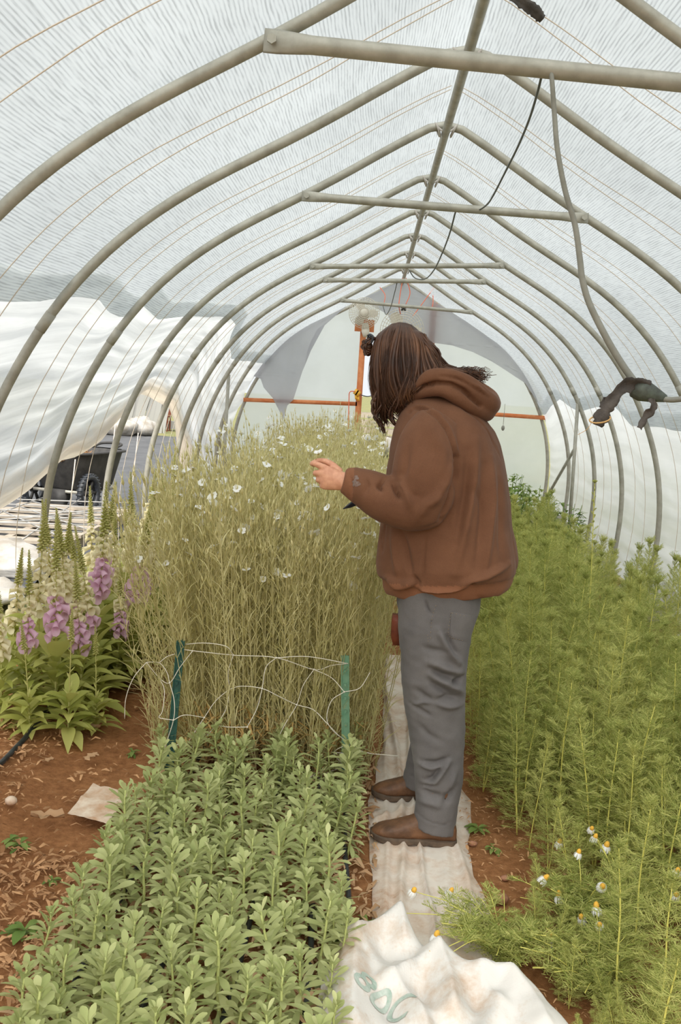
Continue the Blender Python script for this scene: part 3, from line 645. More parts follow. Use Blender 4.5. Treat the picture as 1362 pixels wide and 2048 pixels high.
mb = MB(); mb.tube([(.02, .05, -.12), (.03, .05, -.22), (.035, .03, -.28)], [.04, .05, .03], 10); mb.build('neck', M['fanw'], fa)
mb = MB(); mb.box((-.14, YW-.11, 2.285), (.24, .03, .15)); tag(mb.build('mounting_board', M['wood'], smooth=False), 'orange wooden board behind the round fan on the door post', 'board')
c = gy(804, 662, 11.6); fb = fan(tuple(c), .25, 'larger cream fan hanging half hidden behind the man\'s head')
mb = MB(); mb.tube([(0, .02, .23), (0, .02, .29)], .03, 10); mb.build('hanger_knob', M['blackmatte'], fb)
# plugs and cord at the door post
M['yellow'] = plain('yellow_plastic', (236, 178, 62), .5)
for (dx, dz, lab) in ((-.10, .05, 'yellow cord plug on the left of the door post'), (-.03, .0, 'second yellow plug clipped to the door post')):
    c = gy(718+dx*60, 787-dz*60, 12.58); mb = MB(); mb.box((0, 0, 0), (.05, .05, .07), Matrix.Rotation(.5, 3, 'Y')); mb.tube([(0, 0, -.03), (.01, -.01, -.09)], .016, 8); o = mb.build('cord_plug', M['yellow']); o.location = tuple(c); tag(o, lab, 'plug')
cable([(712, 783, 12.56), (700, 784, 12.55), (698, 800, 12.55), (697, 850, 12.5), (698, 890, 12.5)], .006, M['ostr'], 'extension_cord', 'orange cord hanging beside the left door post', 'cord')
cable([(722, 790, 12.55), (735, 793, 12.6), (748, 790, 12.7)], .006, M['black'], 'power_cable', 'short black lead crossing the doorway by the yellow plugs', 'cable')
c = gy(1006, 856, 12.6); mb = MB(); mb.tube([(0, 0, .30), (0, 0, .04)], .003, 4); mb.ball((0, 0, 0), (.022, .02, .035), 8, 6); o = mb.build('hanging_weight', M['hosegrey']); o.location = tuple(c); tag(o, 'small grey weight dangling below the right timber rail', 'weight')
# ------------------------------------------------------------------ outside the left opening
def garden_cart():
    o = empty('garden_cart', (-3.16, 10.9, .02), 'black plastic garden cart with two wheels, seen through the side opening', 'cart', rz=R(-14))
    mb = MB(); n = 24
    def rr(w_, l_, z, x0=0, y0=0):
        P = []
        for k in range(n):
            a = 2*math.pi*k/n; c, s_ = math.cos(a), math.sin(a); P.append((x0+w_*math.copysign(abs(c)**.45, c), y0+l_*math.copysign(abs(s_)**.45, s_), z))
        return P
    mb.rings([rr(.24, .36, .19), rr(.27, .41, .24), rr(.34, .52, .60), rr(.345, .525, .62), rr(.33, .51, .62), rr(.325, .50, .60), rr(.26, .40, .25), rr(.22, .33, .22)])
    mb.build('tub', M['blackmatte'], o)
    mb = MB(); mb.rings([rr(.345, .525, .60), rr(.375, .555, .605), rr(.375, .555, .625), rr(.335, .515, .63)], cap=False); t_ = mb.build('rim', M['blackmatte'], o)
    for sx_ in (-1, 1):
        mb = MB(); mb.tube([(sx_*(.31+.035*math.cos(a)), -.05+.185*math.cos(b), .20+.185*math.sin(b)) if False else (sx_*.33, -.34+.175*math.cos(b), .195+.175*math.sin(b)) for b in np.linspace(0, 2*math.pi, 37)], .036, 8, cap=False)
        for b in np.linspace(0, 2*math.pi, 28, endpoint=False): mb.box((sx_*.33, -.34+.208*math.cos(b), .195+.208*math.sin(b)), (.06, .016, .014), Matrix.Rotation(b+math.pi/2, 3, 'X'))
        wh = mb.build('wheel', M['black'], o)
        mb = MB(); mb.tube([(sx_*.30, -.34, .195), (sx_*.36, -.34, .195)], .045, 12)
        for k in range(6):
            a = k*math.pi/3; mb.bar((sx_*.33, -.34, .195), (sx_*.33, -.34+.15*math.cos(a), .195+.15*math.sin(a)), .03, .018, upv=(1, 0, 0))
        mb.build('hub', M['blackmatte'], wh)
    mb = MB(); mb.tube([(-.36, -.34, .195), (.36, -.34, .195)], .014, 8); mb.build('axle', M['galv'], o)
    mb = MB(); mb.rings([[(x*.9, y, z) for x, y in ((-.10, -.42), (.10, -.42), (.10, -.30), (-.10, -.30))] if z > .1 else [(x*.7, y, z) for x, y in ((-.10, -.44), (.10, -.44), (.10, -.34), (-.10, -.34))] for z in (.0, .05, .12, .22)]); mb.build('leg', M['blackmatte'], o)
    mb = MB(); mb.bar((-.30, -.40, .2), (.30, -.40, .2), .03, .03); mb.bar((-.22, -.3, .19), (-.22, .4, .19), .03, .03); mb.bar((.22, -.3, .19), (.22, .4, .19), .03, .03); mb.build('frame', M['galv'], o)
    mb = MB(); mb.tube(catmull([(-.13, .50, .62), (-.13, .72, .66), (0, .78, .67), (.13, .72, .66), (.13, .50, .62)], 6), .016, 8); mb.build('handle', M['blackmatte'], o)
    return o
garden_cart()
M['straw'] = leafmat('straw', (150, 104, 62), (190, 150, 100), .1, .8)
r = random.Random(5); mb = MB()
for _ in range(420):
    a = r.uniform(0, 6.28); q = r.random()**.5; c = np.array([-3.20+.24*q*math.cos(a), 10.75+.36*q*math.sin(a), .55+.12*(1-q*q)+r.uniform(-.02, .02)]); t = np.array([r.gauss(0, 1), r.gauss(0, 1), r.gauss(0, .35)]); t /= np.linalg.norm(t)
    mb.blade([c-t*.06, c, c+t*.06], [.006, .012, .005], np.cross(t, (0, 0, 1)))
o = mb.build('straw', M['straw']); tag(o, 'heap of straw in the black cart', 'straw', kind='stuff')
# pallet with white lattice
M['oldwood'] = plain('weathered_wood', (150, 140, 126), .85, (178, 166, 150), 7, .2); M['whitemetal'] = plain('white_painted_rod', (158, 157, 154), .5)
o = empty('pallet', (-2.95, 9.0, .02), 'low weathered wooden pallet lying on the landscape fabric', 'pallet')
for k in range(6):
    mb = MB(); mb.bar((-.55, -1.1+k*.42, .10), (.60, -1.1+k*.42, .10), .16, .025); mb.build('board', M['oldwood'], o, smooth=False)
for k in range(3):
    mb = MB(); mb.bar((-.5+k*.52, -1.2, .04), (-.5+k*.52, 1.15, .04), .06, .09); mb.build('runner', M['oldwood'], o, smooth=False)
mb = MB(); zt = .155
def rod(a, b): mb.tube([(a[0], a[1], zt+.02*math.sin(a[0]*3)), (b[0], b[1], zt+.03)], .0065, 5)
for k in range(6): rod((-3.5, 7.85+k*.42), (-2.3, 8.1+k*.42))
for k in range(2): rod((-3.3+k*.6, 7.8), (-3.3+k*.34, 10.4))
for k in range(3): rod((-3.5+.2*k, 7.9+.5*k), (-2.4, 9.1+.35*k)); rod((-2.35, 7.9+.6*k), (-3.3, 9+.4*k))
tag(mb.build('lattice', M['whitemetal']), 'white lattice of thin rods lying on the weathered pallet', 'lattice')
M['bag'] = plain('white_sack', (178, 176, 172), .8, (150, 142, 130), 5, .3, bscale=30)
def lump(name, c, d, lab, cat, m, seed, grp=None, cr=.22):
    mb = MB(); mb.ball((0, 0, d[2]*.42), (d[0], d[1], d[2]*.6), 22, 14)
    V = []
    for v in mb.v:
        p = np.array(v); k = 1+cr*fbm(v[0]*5/d[0]*.4+seed, v[1]*5/d[1]*.4, v[2]*6, 4)+cr*.5*abs(nz(v[0]*9, v[1]*9, seed)); p = p*k; p[2] = max(p[2], -.005); V.append(tuple(p))
    mb.v = V; o = mb.build(name, m); o.location = c; o.rotation_euler = (0, 0, seed*.7); tag(o, lab, cat, grp); return o
lump('white_sheet', (-2.56, 7.15, .02), (.32, .45, .17), 'crumpled white plastic sheet outside the left side, behind the foxgloves', 'sheet', M['bag'], 1, cr=.4)
lump('white_sheet', (-2.42, 6.2, .02), (.22, .32, .13), 'smaller crumpled white sheet beside the foxgloves at the left edge', 'sheet', M['bag'], 2, cr=.4)
for i, (x, y, d, lab) in enumerate([(1.97, 6.9, (.16, .3, .26), 'white sack at the foot of the right wall behind the near hoop'), (1.95, 8.4, (.16, .34, .22), 'white sack at the right wall between two hoop feet'), (1.97, 9.3, (.15, .3, .24), 'white sack heaped against the right wall before the brace'), (1.88, 10.6, (.24, .35, .30), 'large pale crumpled sack at the right wall beyond the upright brace'), (1.55, 11.8, (.35, .25, .30), 'pale sack lying in the right end wall corner'), (2.05, 5.9, (.12, .24, .2), 'small white sack nearest along the right wall')]):
    lump('sack', (x, y, 0), d, lab, 'sack', M['bag'], 3+i, 'sacks along the right wall', .3)
lump('stone', (2.02, 6.35, 0), (.10, .12, .14), 'brown stone between the sacks at the right wall', 'stone', M['stone'], 11)
for i, (px, lab) in enumerate([(238, 'left white bag on the far edge of the landscape fabric'), (283, 'right white bag on the far edge of the landscape fabric, in the opening')]):
    c = gz(px, 870, .02); lump('white_bag', (c[0], c[1], .02), (.42, .35, .42), lab, 'bag', M['bag'], 14+i, None, .25)
# far things beyond the fabric
c = gy(288, 862, 27)
o = empty('plastic_rack', (c[0], 27, -.03), 'frame draped with strips of clear white plastic beyond the fabric', 'rack')
for k in range(9):
    mb = MB(); x = -.5+k*.12; mb.strip([(x+.02*math.sin(z*4+k), .05*math.sin(k*2), z) for z in np.linspace(.05, 1.15, 8)], [.066]*8, (1, 0.2, 0)); ob = mb.build('plastic_strip', M['whitemetal'], o); ob.rotation_euler = (0, R(12), 0)
mb = MB(); mb.tube([(-.5, 0, 0), (-.5, 0, 1.2)], .02, 6); mb.tube([(.5, 0, 0), (.5, 0, 1.2)], .02, 6); mb.tube([(-.5, 0, 1.18), (.5, 0, 1.18)], .02, 6); mb.build('frame', M['galv'], o)
c = gy(313, 822, 29); mb = MB(); mb.tube([(0, 0, 0), (0, 0, .75), (0, 0, .8)], [.28, .34, .35], 16); mb.tube([(0, 0, .79), (0, 0, .82)], .37, 16); ob = mb.build('bin', M['blackmatte']); ob.location = (c[0], 29, .25); tag(ob, 'dark bin standing far outside the opening', 'bin')
mb = MB(); mb.bar((c[0]-.7, 28.6, .14), (c[0]+1.3, 28.6, .14), .3, .22); tag(mb.build('planter_edge', M['whitemetal'], smooth=False), 'pale low planter edge far outside the opening', 'planter')
o = empty('garden_chair', (c[0]+.35, 28.2, -.03), 'small orange brown garden chair far outside the opening', 'chair')
mb = MB(); mb.box((0, 0, .42), (.42, .42, .04)); M['wood'] = plain('brown_chair_wood', (110, 62, 42), .7); mb.build('seat', M['wood'], o, smooth=False); mb = MB(); mb.box((.05, .2, .7), (.42, .04, .5)); mb.build('backrest', M['wood'], o, smooth=False)
for sx_ in (-.18, .18):
    for sy_ in (-.18, .18): mb = MB(); mb.bar((sx_, sy_, 0), (sx_, sy_, .42), .04, .04, upv=(0, 1, 0)); mb.build('leg', M['wood'], o, smooth=False)
# through the doorway
o = empty('pallet_stack', (.12, 15.6, lawn_h(.12, 15.6)), 'stack of dark wooden crates outside the doorway', 'crate')
for k in range(5):
    for yy_ in (-.3, .3): mb = MB(); mb.bar((-.55, yy_, .06+k*.115), (.55, yy_, .06+k*.115), .03, .07); mb.build('slat', M['oldwood'], o, smooth=False)
    for xx_ in (-.5, 0, .5): mb = MB(); mb.box((xx_, 0, .02+k*.115), (.06, .56, .05)); mb.build('block', M['oldwood'], o, smooth=False)
lump('white_bag', (.12, 14.6, lawn_h(.12, 14.6)-.02), (.3, .25, .26), 'white bag on the grass just outside the doorway', 'bag', M['bag'], 21, None, .3)
for (x0, y0, k) in ((-1.78, 7.0, 0), (-1.80, 7.8, 1), (-1.82, 6.2, 2)):
    mb = MB(); mb.tube([(x0, y0, 1.15-.1*k), (x0-.1, y0+.1, .02)], .0035, 5); tag(mb.build('guy_rope', M['rope']), ['thin pale rope slanting to the ground by the cart wheel', 'thin pale rope hanging right of the cart', 'thin pale rope in front of the black cart'][k], 'rope')
# ------------------------------------------------------------------ plants
M['cock'] = leafmat('grey_green_stem', (204, 196, 134), (240, 230, 180), .42, .6)
M['stock'] = leafmat('felted_grey_green', (158, 168, 106), (204, 206, 150), .32, .75)
M['stockstem'] = plain('pale_green_stem', (178, 184, 116), .6)
M['dill'] = leafmat('feathery_green', (130, 146, 66), (224, 220, 140), .38, .6)
M['dillstem'] = plain('yellow_green_stem', (206, 200, 104), .55)
M['fox'] = leafmat('foxglove_leaf', (168, 176, 86), (206, 204, 124), .42, .5)
M['foxbud'] = leafmat('foxglove_bud', (184, 184, 100), (222, 216, 150), .3, .55)
M['bellw'] = leafmat('cream_bell', (232, 222, 176), (246, 238, 210), .4, .5)
M['bellp'] = leafmat('pink_bell', (226, 182, 210), (242, 210, 228), .4, .5)
M['petal'] = leafmat('white_petal', (244, 243, 240), (252, 252, 250), .3, .6)
M['yolk'] = plain('yellow_flower_cone', (228, 168, 52), .7, (240, 188, 80), 200, .3)
M['weed'] = leafmat('weed_leaf', (104, 132, 62), (152, 164, 92), .3, .6)
M['strawstem'] = leafmat('dry_yellow_leaf', (190, 150, 88), (216, 184, 124), .25, .7)

def rot_about(v, ax, a):
    ax = ax/np.linalg.norm(ax); return v*math.cos(a)+np.cross(ax, v)*math.sin(a)+ax*(ax@v)*(1-math.cos(a))

# --- tall fine stemmed bed (white flowers on top)
def cock_mesh(seed):
    r = random.Random(seed); mb = MB(); tips = []
    for k in range(10):
        a = r.uniform(0, 6.28); q = r.random()**.5*.06; h = r.uniform(.86, 1.16)*(1 if k else 1.05); ln = r.gauss(0, .055); la = r.uniform(0, 6.28); b = r.uniform(-.05, .05)
        base = np.array([q*math.cos(a), q*math.sin(a), 0.0]); n = 9
        P = [base+np.array([ln*(t**1.5)*math.cos(la)+b*t*(1-t)+.008*nz(t*3, k, seed), ln*(t**1.5)*math.sin(la)+.008*nz(t*3, k+9, seed), h*t]) for t in np.linspace(0, 1, n)]
        mb.tube(P, np.linspace(.0023, .0011, n), 3, cap=False); tips.append((P[-1], P[-1]-P[-2]))
        Pa = np.array(P); ph = r.uniform(0, 3)
        for j in range(13):
            t = .06+.84*(j+r.uniform(-.3, .3))/13; i = t*(n-1); p = Pa[int(i)]+(Pa[min(int(i)+1, n-1)]-Pa[int(i)])*(i-int(i)); ph += 1.57
            for sg in (0, math.pi):
                L = r.uniform(.07, .125)*(1.1-.45*t); aa = ph+sg+r.gauss(0, .25); up_ = r.uniform(.9, 1.6); d = np.array([math.cos(aa), math.sin(aa), up_]); d /= np.linalg.norm(d); dr = r.uniform(-.05, .45)
                pts = [p, p+d*L*.5, p+d*L+np.array([math.cos(aa), math.sin(aa), -1.2])*L*dr*.5]
                mb.strip(pts, [.0015, .0020, .0005], np.array([-math.sin(aa), math.cos(aa), 0]))
        # side bud stalks and ribbed buds with long sepals
        for j in range(2):
            aa = r.uniform(0, 6.28); p = Pa[-2-j]; tip = p+np.array([math.cos(aa)*.03, math.sin(aa)*.03, r.uniform(.06, .12)]); mb.tube([p, (p+tip)/2+np.array([0, 0, -.008]), tip], .001, 3, cap=False); tips.append((tip, tip-p))
    for p, d in tips:
        d = d/np.linalg.norm(d); s_ = r.uniform(.7, 1.2); mb.tube([p, p+d*.006*s_, p+d*.014*s_, p+d*.022*s_], [.0012, .0045*s_, .0042*s_, .001], 5, cap=False)
        for j in range(3):
            aa = j*2.1+r.random(); e_ = np.array([math.cos(aa), math.sin(aa), 0]); mb.strip([p+d*.015*s_, p+d*.034*s_+e_*.008, p+d*.046*s_+e_*.016], [.0016, .0012, .0003], np.cross(d, e_))
    return mb.mesh('corncockle', M['cock']), [t for t in tips]
def flower_mesh(seed, r0=.022):
    r = random.Random(seed); mb = MB()
    for k in range(5):
        a = k*1.2566+r.gauss(0, .08); G = []; u_ = np.array([math.cos(a), math.sin(a), 0]); v_ = np.array([-math.sin(a), math.cos(a), 0]); lift = r.uniform(-.1, .5)
        for i in range(5):
            q = i/4; wv = r0*.62*math.sin(min(1, q*1.05+.12)*2.2); G.append([u_*r0*(.08+q)+v_*wv*s_+np.array([0, 0, r0*(lift*q-.12*q*q+.10*abs(s_)*q)]) for s_ in (-1, -.4, .4, 1)])
        mb.grid(G)
    mb.tube([(0, 0, -.012), (0, 0, -.004), (0, 0, .001)], [.002, .004, .003], 6, m=1)
    return mb.mesh('flower', [M['petal'], M['cock']])
COCK = [cock_mesh(100+i) for i in range(6)]; FLW = [flower_mesh(i, .014+.0018*i) for i in range(4)]
COCKLAB = 'tall slender grey green flower plant in the dense white flowered bed behind the net'
def tilt_mat(a, b): return None
r = random.Random(11); spots = []
# front rows densest: what shows largest is built plant by plant
for row, y in enumerate(np.concatenate([np.linspace(3.74, 4.5, 8), np.linspace(4.63, 6.2, 11), np.linspace(6.4, 11.6, 21)])):
    n = 12 if y < 4.5 else (9 if y < 6.3 else 5)
    for k in range(n): spots.append((-.72+.80*(k+.5)/n+r.gauss(0, .02), y+r.gauss(0, .03)))
for (x, y) in spots[:300]:
    i = r.randrange(6); me, tips = COCK[i]; o = link('corncockle', me); s_ = r.uniform(.90, 1.06)*(1.0 if y < 6.5 else 1.04); q = (x+.32)/.4
    o.location = (x, y, gh(x, y)); o.scale = (s_, s_, s_); rz = r.uniform(0, 6.28)
    tl = -.02+q*.11+r.gauss(0, .025)-(.05 if q < -.6 else 0); tf = r.gauss(0, .03)-(.05 if y < 3.9 else 0)
    o.rotation_euler = (Matrix.Rotation(tl, 3, 'Y')@Matrix.Rotation(-tf, 3, 'X')@Matrix.Rotation(rz, 3, 'Z')).to_euler()
    tag(o, COCKLAB, 'plant', 'tall white flowered plants')
    o['label'] = 'tall slender grey green plant among the dense white flowered bed behind the net'
    for tp, td in tips:
        if r.random() < (.075 if y < 5 else .09):
            f = link('flower', FLW[r.randrange(4)], o); f.location = tuple(tp+td/np.linalg.norm(td)*.012); f.rotation_euler = (r.gauss(0, .45), r.gauss(0, .45), r.uniform(0, 6)); sc = r.uniform(.8, 1.15); f.scale = (sc, sc, sc); f['label'] = 'white flower'
# dry yellowed foot leaves of the tall bed
mb = MB()
for _ in range(520):
    x = r.uniform(-.68, .06); y = 3.70+abs(r.gauss(0, .10)); z0 = r.uniform(.0, .22); a = r.uniform(0, 6.28); L = r.uniform(.05, .13); d = np.array([math.cos(a), math.sin(a), r.uniform(-.4, .9)]); p = np.array([x, y, z0])
    mb.strip([p, p+d*L*.5, p+d*L+np.array([0, 0, -L*.4])], [.003, .004, .001], np.array([-math.sin(a), math.cos(a), 0]))
tag(mb.build('dead_leaves', M['strawstem']), 'dry yellow leaves around the foot of the tall bed', 'dead leaves', kind='stuff')

# --- young grey green plants in the front bed
def stock_mesh(seed):
    r = random.Random(seed); mb = MB(); h = r.uniform(.19, .28); n = 7
    P = np.array([(.015*nz(t*2, seed)*t, .015*nz(t*2, seed+5)*t, h*t) for t in np.linspace(0, 1, n)]); mb.tube(P, np.linspace(.005, .0028, n), 6, m=1)
    N = 44; ph = r.uniform(0, 6)
    for k in range(N):
        t = .10+.90*(k/(N-1))**.9; ph += 2.399+r.gauss(0, .12); i = min(t*(n-1), n-1.001); p = P[int(i)]+(P[int(i)+1]-P[int(i)])*(i-int(i))
        L = (.070 if t < .75 else .070-.030*(t-.75)/.25)*r.uniform(.7, 1.15); el = -.1+1.15*t**1.4+r.gauss(0, .12); d = np.array([math.cos(ph)*math.cos(el), math.sin(ph)*math.cos(el), math.sin(el)]); dn = np.array([0, 0, -1.0]); out = np.array([math.cos(ph), math.sin(ph), 0])
        cv = r.uniform(.15, .6)*(1.15-t*.7); pts = []
        for q in np.linspace(0, 1, 7): pts.append(p+d*L*q+(dn*.9+out*.15)*L*cv*q**2.2)
        W = .0098*r.uniform(.85, 1.25)*(1-.2*t); wv = [W*v for v in (.20, .26, .48, .82, 1.0, .85, .25)]
        mb.blade(pts, wv, np.array([-math.sin(ph), math.cos(ph), 0])+np.array([0, 0, r.gauss(0, .2)]), cup=r.uniform(.05, .4))
    return mb.mesh('stock_plant', [M['stock'], M['stockstem']])
STK = [stock_mesh(200+i) for i in range(6)]
r = random.Random(21); cnt = 0
rows_y = np.arange(1.82, 3.62, .112)
for yi, y in enumerate(rows_y):
    for k in range(8):
        x = -.69+.098*k+(.045 if yi % 2 else 0)+r.gauss(0, .02); yy_ = y+r.gauss(0, .025)
        if x < -.66 and 2.3 < yy_ < 3.2 and r.random() < .3: continue
        if x > -.06 and 2.2 < yy_ < 3.25 and r.random() < .55: continue
        if x > .03 or (x < -.66 and yy_ > 3.3 and r.random() < .4): continue
        o = link('stock_plant', STK[r.randrange(6)]); s_ = r.uniform(.78, 1.12); o.location = (x, yy_, gh(x, yy_)-.003); o.scale = (s_, s_, s_)
        o.rotation_euler = (r.gauss(0, .09), r.gauss(0, .09), r.uniform(0, 6.28)); tag(o, 'young leafy grey green plant in the low bed in front of the net', 'plant', 'young grey green plants in the front bed'); cnt += 1
for px, py, s_ in [(700, 1640, 1.05), (678, 1700, 1.0), (705, 1560, .9), (660, 1790, .8), (690, 1890, .8), (650, 1960, .95), (668, 2040, .7)]:
    c = gz(px, py); o = link('stock_plant', STK[r.randrange(6)]); o.location = (c[0]-.02, c[1], gh(c[0], c[1])); o.scale = (s_,)*3; o.rotation_euler = (r.gauss(0, .06), r.gauss(0, .06), r.uniform(0, 6)); tag(o, 'young grey green plant at the bare soil edge beside the white runner', 'plant', 'young plants along the runner side')

# --- feathery plants of the right bed
def frond(mb, r, p, d, L, side, droop, dens, w_=.0009):
    """A leaf cut into threads."""
    n = 5; d = d/np.linalg.norm(d); pts = [p+d*L*q+np.array([0, 0, -1])*droop*L*q*q for q in np.linspace(0, 1, n)]; P = np.array(pts)
    mb.strip(P, [w_*1.2, w_*1.2, w_, w_*.8, w_*.4], side)
    for k in range(dens+2):
        q = .12+.84*k/(dens+2); i = q*(n-1); c = P[int(i)]+(P[min(int(i)+1, n-1)]-P[int(i)])*(i-int(i)); l_ = L*.40*math.sin(math.pi*(.18+.74*q))*r.uniform(.8, 1.2); upn = np.cross(d, side)
        for sg in (-1, 1):
            e_ = d*.75+side*sg*.85+upn*r.uniform(-.35, .45); e_ /= np.linalg.norm(e_); m = c+e_*l_*.5; tip = c+e_*l_+np.array([0, 0, r.uniform(-.12, .2)*l_])
            nn = np.cross(e_, d); nn /= np.linalg.norm(nn)+1e-9
            mb.strip([c, m, tip], [w_, w_*.9, w_*.3], nn if r.random() < .5 else np.cross(nn, e_))
            for s2 in (-1, 1):
                e2 = e_*.8+s2*np.cross(nn, e_)*.6+nn*r.uniform(-.3, .3); mb.strip([m, m+e2*l_*.42], [w_*.8, w_*.3], nn)
def dill_mesh(seed, h, leafL=.085, top=1.0, nst=1, step=.0125):
    r = random.Random(seed); mb = MB()
    for st in range(nst):
        la = r.uniform(0, 6.28); ln = (0.03 if st == 0 else .12)*r.uniform(.5, 1.2); hh = h*(1 if st == 0 else r.uniform(.6, .85)); n = 9
        P = np.array([(ln*t**1.4*math.cos(la)+.012*nz(t*2, seed+st), ln*t**1.4*math.sin(la)+.012*nz(t*2, seed+7+st), hh*t) for t in np.linspace(0, 1, n)]); mb.tube(P, np.linspace(.0042, .0016, n), 5, m=1)
        ph = r.uniform(0, 6); N = int(hh/step)
        for k in range(N):
            t = .05+.95*(k/(N-1))**.86; ph += 2.399+r.gauss(0, .2); i = min(t*(n-1), n-1.001); p = P[int(i)]+(P[int(i)+1]-P[int(i)])*(i-int(i))
            L = leafL*r.uniform(.75, 1.2)*(1 if t < .7 else 1-.72*(t-.7)/.3); el = .25+.95*t**2+r.gauss(0, .15); d = np.array([math.cos(ph)*math.cos(el), math.sin(ph)*math.cos(el), math.sin(el)])
            frond(mb, r, p, d, L, np.array([-math.sin(ph), math.cos(ph), 0]), .28*(1.1-t), 8)
        for k in range(11): # the tuft of young leaves at the tip
            a = k*2.4; sp_ = .15+.09*k; d = np.array([math.cos(a)*sp_, math.sin(a)*sp_, 1.0]); frond(mb, r, P[-1], d, leafL*r.uniform(.3, .5), np.array([-math.sin(a), math.cos(a), 0]), 0, 5)
    return mb.mesh('feathery_plant', [M['dill'], M['dillstem']])
DIL = [dill_mesh(300+i, h, L, 1, ns) for i, (h, L, ns) in enumerate([(.62, .115, 1), (.70, .118, 2), (.55, .110, 2), (.66, .105, 1), (.48, .120, 2), (.58, .125, 1)])]
SPIRE = dill_mesh(390, 1.16, .045, 1, 1, .021)
r = random.Random(31)
def place_dill(x, y, s_, lab, grp, i=None, tz=.09):
    o = link('feathery_plant', DIL[r.randrange(6) if i is None else i]); o.location = (x, y, gh(x, y)-.004); o.scale = (s_*r.uniform(.92, 1.1), s_*r.uniform(.92, 1.1), s_); o.rotation_euler = (r.gauss(0, tz), r.gauss(0, tz), r.uniform(0, 6.28)); tag(o, lab, 'plant', grp); return o
for y in np.arange(2.10, 9.8, .155):
    x0 = np.interp(y, [2.1, 2.6, 3.0, 3.4, 4.0, 5, 10], [.72, .72, .68, .60, .52, .55, .62])
    if y > 4.6 and r.random() < .25: continue
    for x in np.arange(max(x0, 1.02 if y < 2.75 else 0), 1.74, .145 if y < 4.5 else .18):
        xx, y_ = x+r.gauss(0, .035), y+r.gauss(0, .035)
        s_ = r.uniform(.82, 1.15)*np.interp(y, [2.0, 2.5, 3.2, 4.2, 6, 9], [.72, .86, 1.0, 1.06, 1.05, .98])*np.interp(xx-x0, [0, .15, .5, .8, 1.2], [.72, .92, 1.0, .98, .84])
        place_dill(xx, y_, s_, 'feathery yellow green plant in the dense bed right of the runner', 'feathery plants in the right bed')
for k in range(90):
    y = 2.9+4.2*r.random()**1.5; x0 = np.interp(y, [2.9, 3.4, 4.0, 5, 10], [.80, .66, .58, .6, .64]); place_dill(r.uniform(x0, 1.7), y, r.uniform(.36, .6), 'short feathery plant filling the shade under the tall ones in the right bed', 'low feathery growth in the right bed', None, .2)
HERO = [(1117, 1320, 3.55, 'feathery column plant second in from the soil strip, front of the right bed'), (1058, 1428, 3.42, 'bushy feathery plant at the front left corner of the right bed'), (1153, 1345, 3.65, 'tall feathery column just right of the front corner of the right bed'), (1315, 1392, 3.2, 'feathery column with bare pale stem near the right picture edge'), (1294, 1602, 2.55, 'large near feathery column above the chamomile flowers, right side'), (1345, 1545, 2.7, 'large near feathery column cut by the right picture edge'), (1350, 1760, 2.25, 'nearest feathery column in the bottom right corner'), (1268, 1700, 2.35, 'near feathery column just right of the chamomile flowers'), (1005, 1300, 4.05, 'feathery column beside the man behind his leg'), (1230, 1460, 3.0, 'feathery column in the middle of the right bed front'), (1330, 1880, 2.05, 'low near feathery plant at the very bottom right')]
for k, (px, py, y, lb) in enumerate(HERO):
    p = gy(px, py, y); i = (0, 3, 5)[k % 3]; o = place_dill(p[0], y, 1, lb, None, i, .04); s_ = p[2]/(.62, .66, .58)[k % 3]; o.scale = (max(s_, .85)*1.05, max(s_, .85)*1.05, s_)
o = place_dill(1.09, 4.5, 1.72, 'tallest thin feathery spire rising above the right bed by the white wall', None, 3, .02); o.data = SPIRE; o.scale = (1, 1, 1)
# flowering daisies with yellow cones at the near corner
def head_mesh(seed):
    r = random.Random(seed); mb = MB(); mb.rings([[(q*math.cos(a), q*math.sin(a), z) for a in np.linspace(0, 2*math.pi, 10, endpoint=False)] for q, z in ((.003, -.002), (.0068, .001), (.0066, .006), (.0045, .011), (.0012, .0135))], m=1)
    for k in range(13):
        a = k*.483+r.gauss(0, .06); u_ = np.array([math.cos(a), math.sin(a), 0]); dr = r.uniform(1.5, 2.6); pts = [u_*.006+np.array([0, 0, .001]), u_*.0105+np.array([0, 0, -.003]), u_*.0118+np.array([0, 0, -.0065*dr*.8]), u_*.0112+np.array([0, 0, -.0075*dr])]
        mb.strip(pts, [.0016, .0024, .0025, .0014], np.array([-math.sin(a), math.cos(a), 0]))
    return mb.mesh('flower_head', [M['petal'], M['yolk']])
HEAD = [head_mesh(i) for i in range(3)]
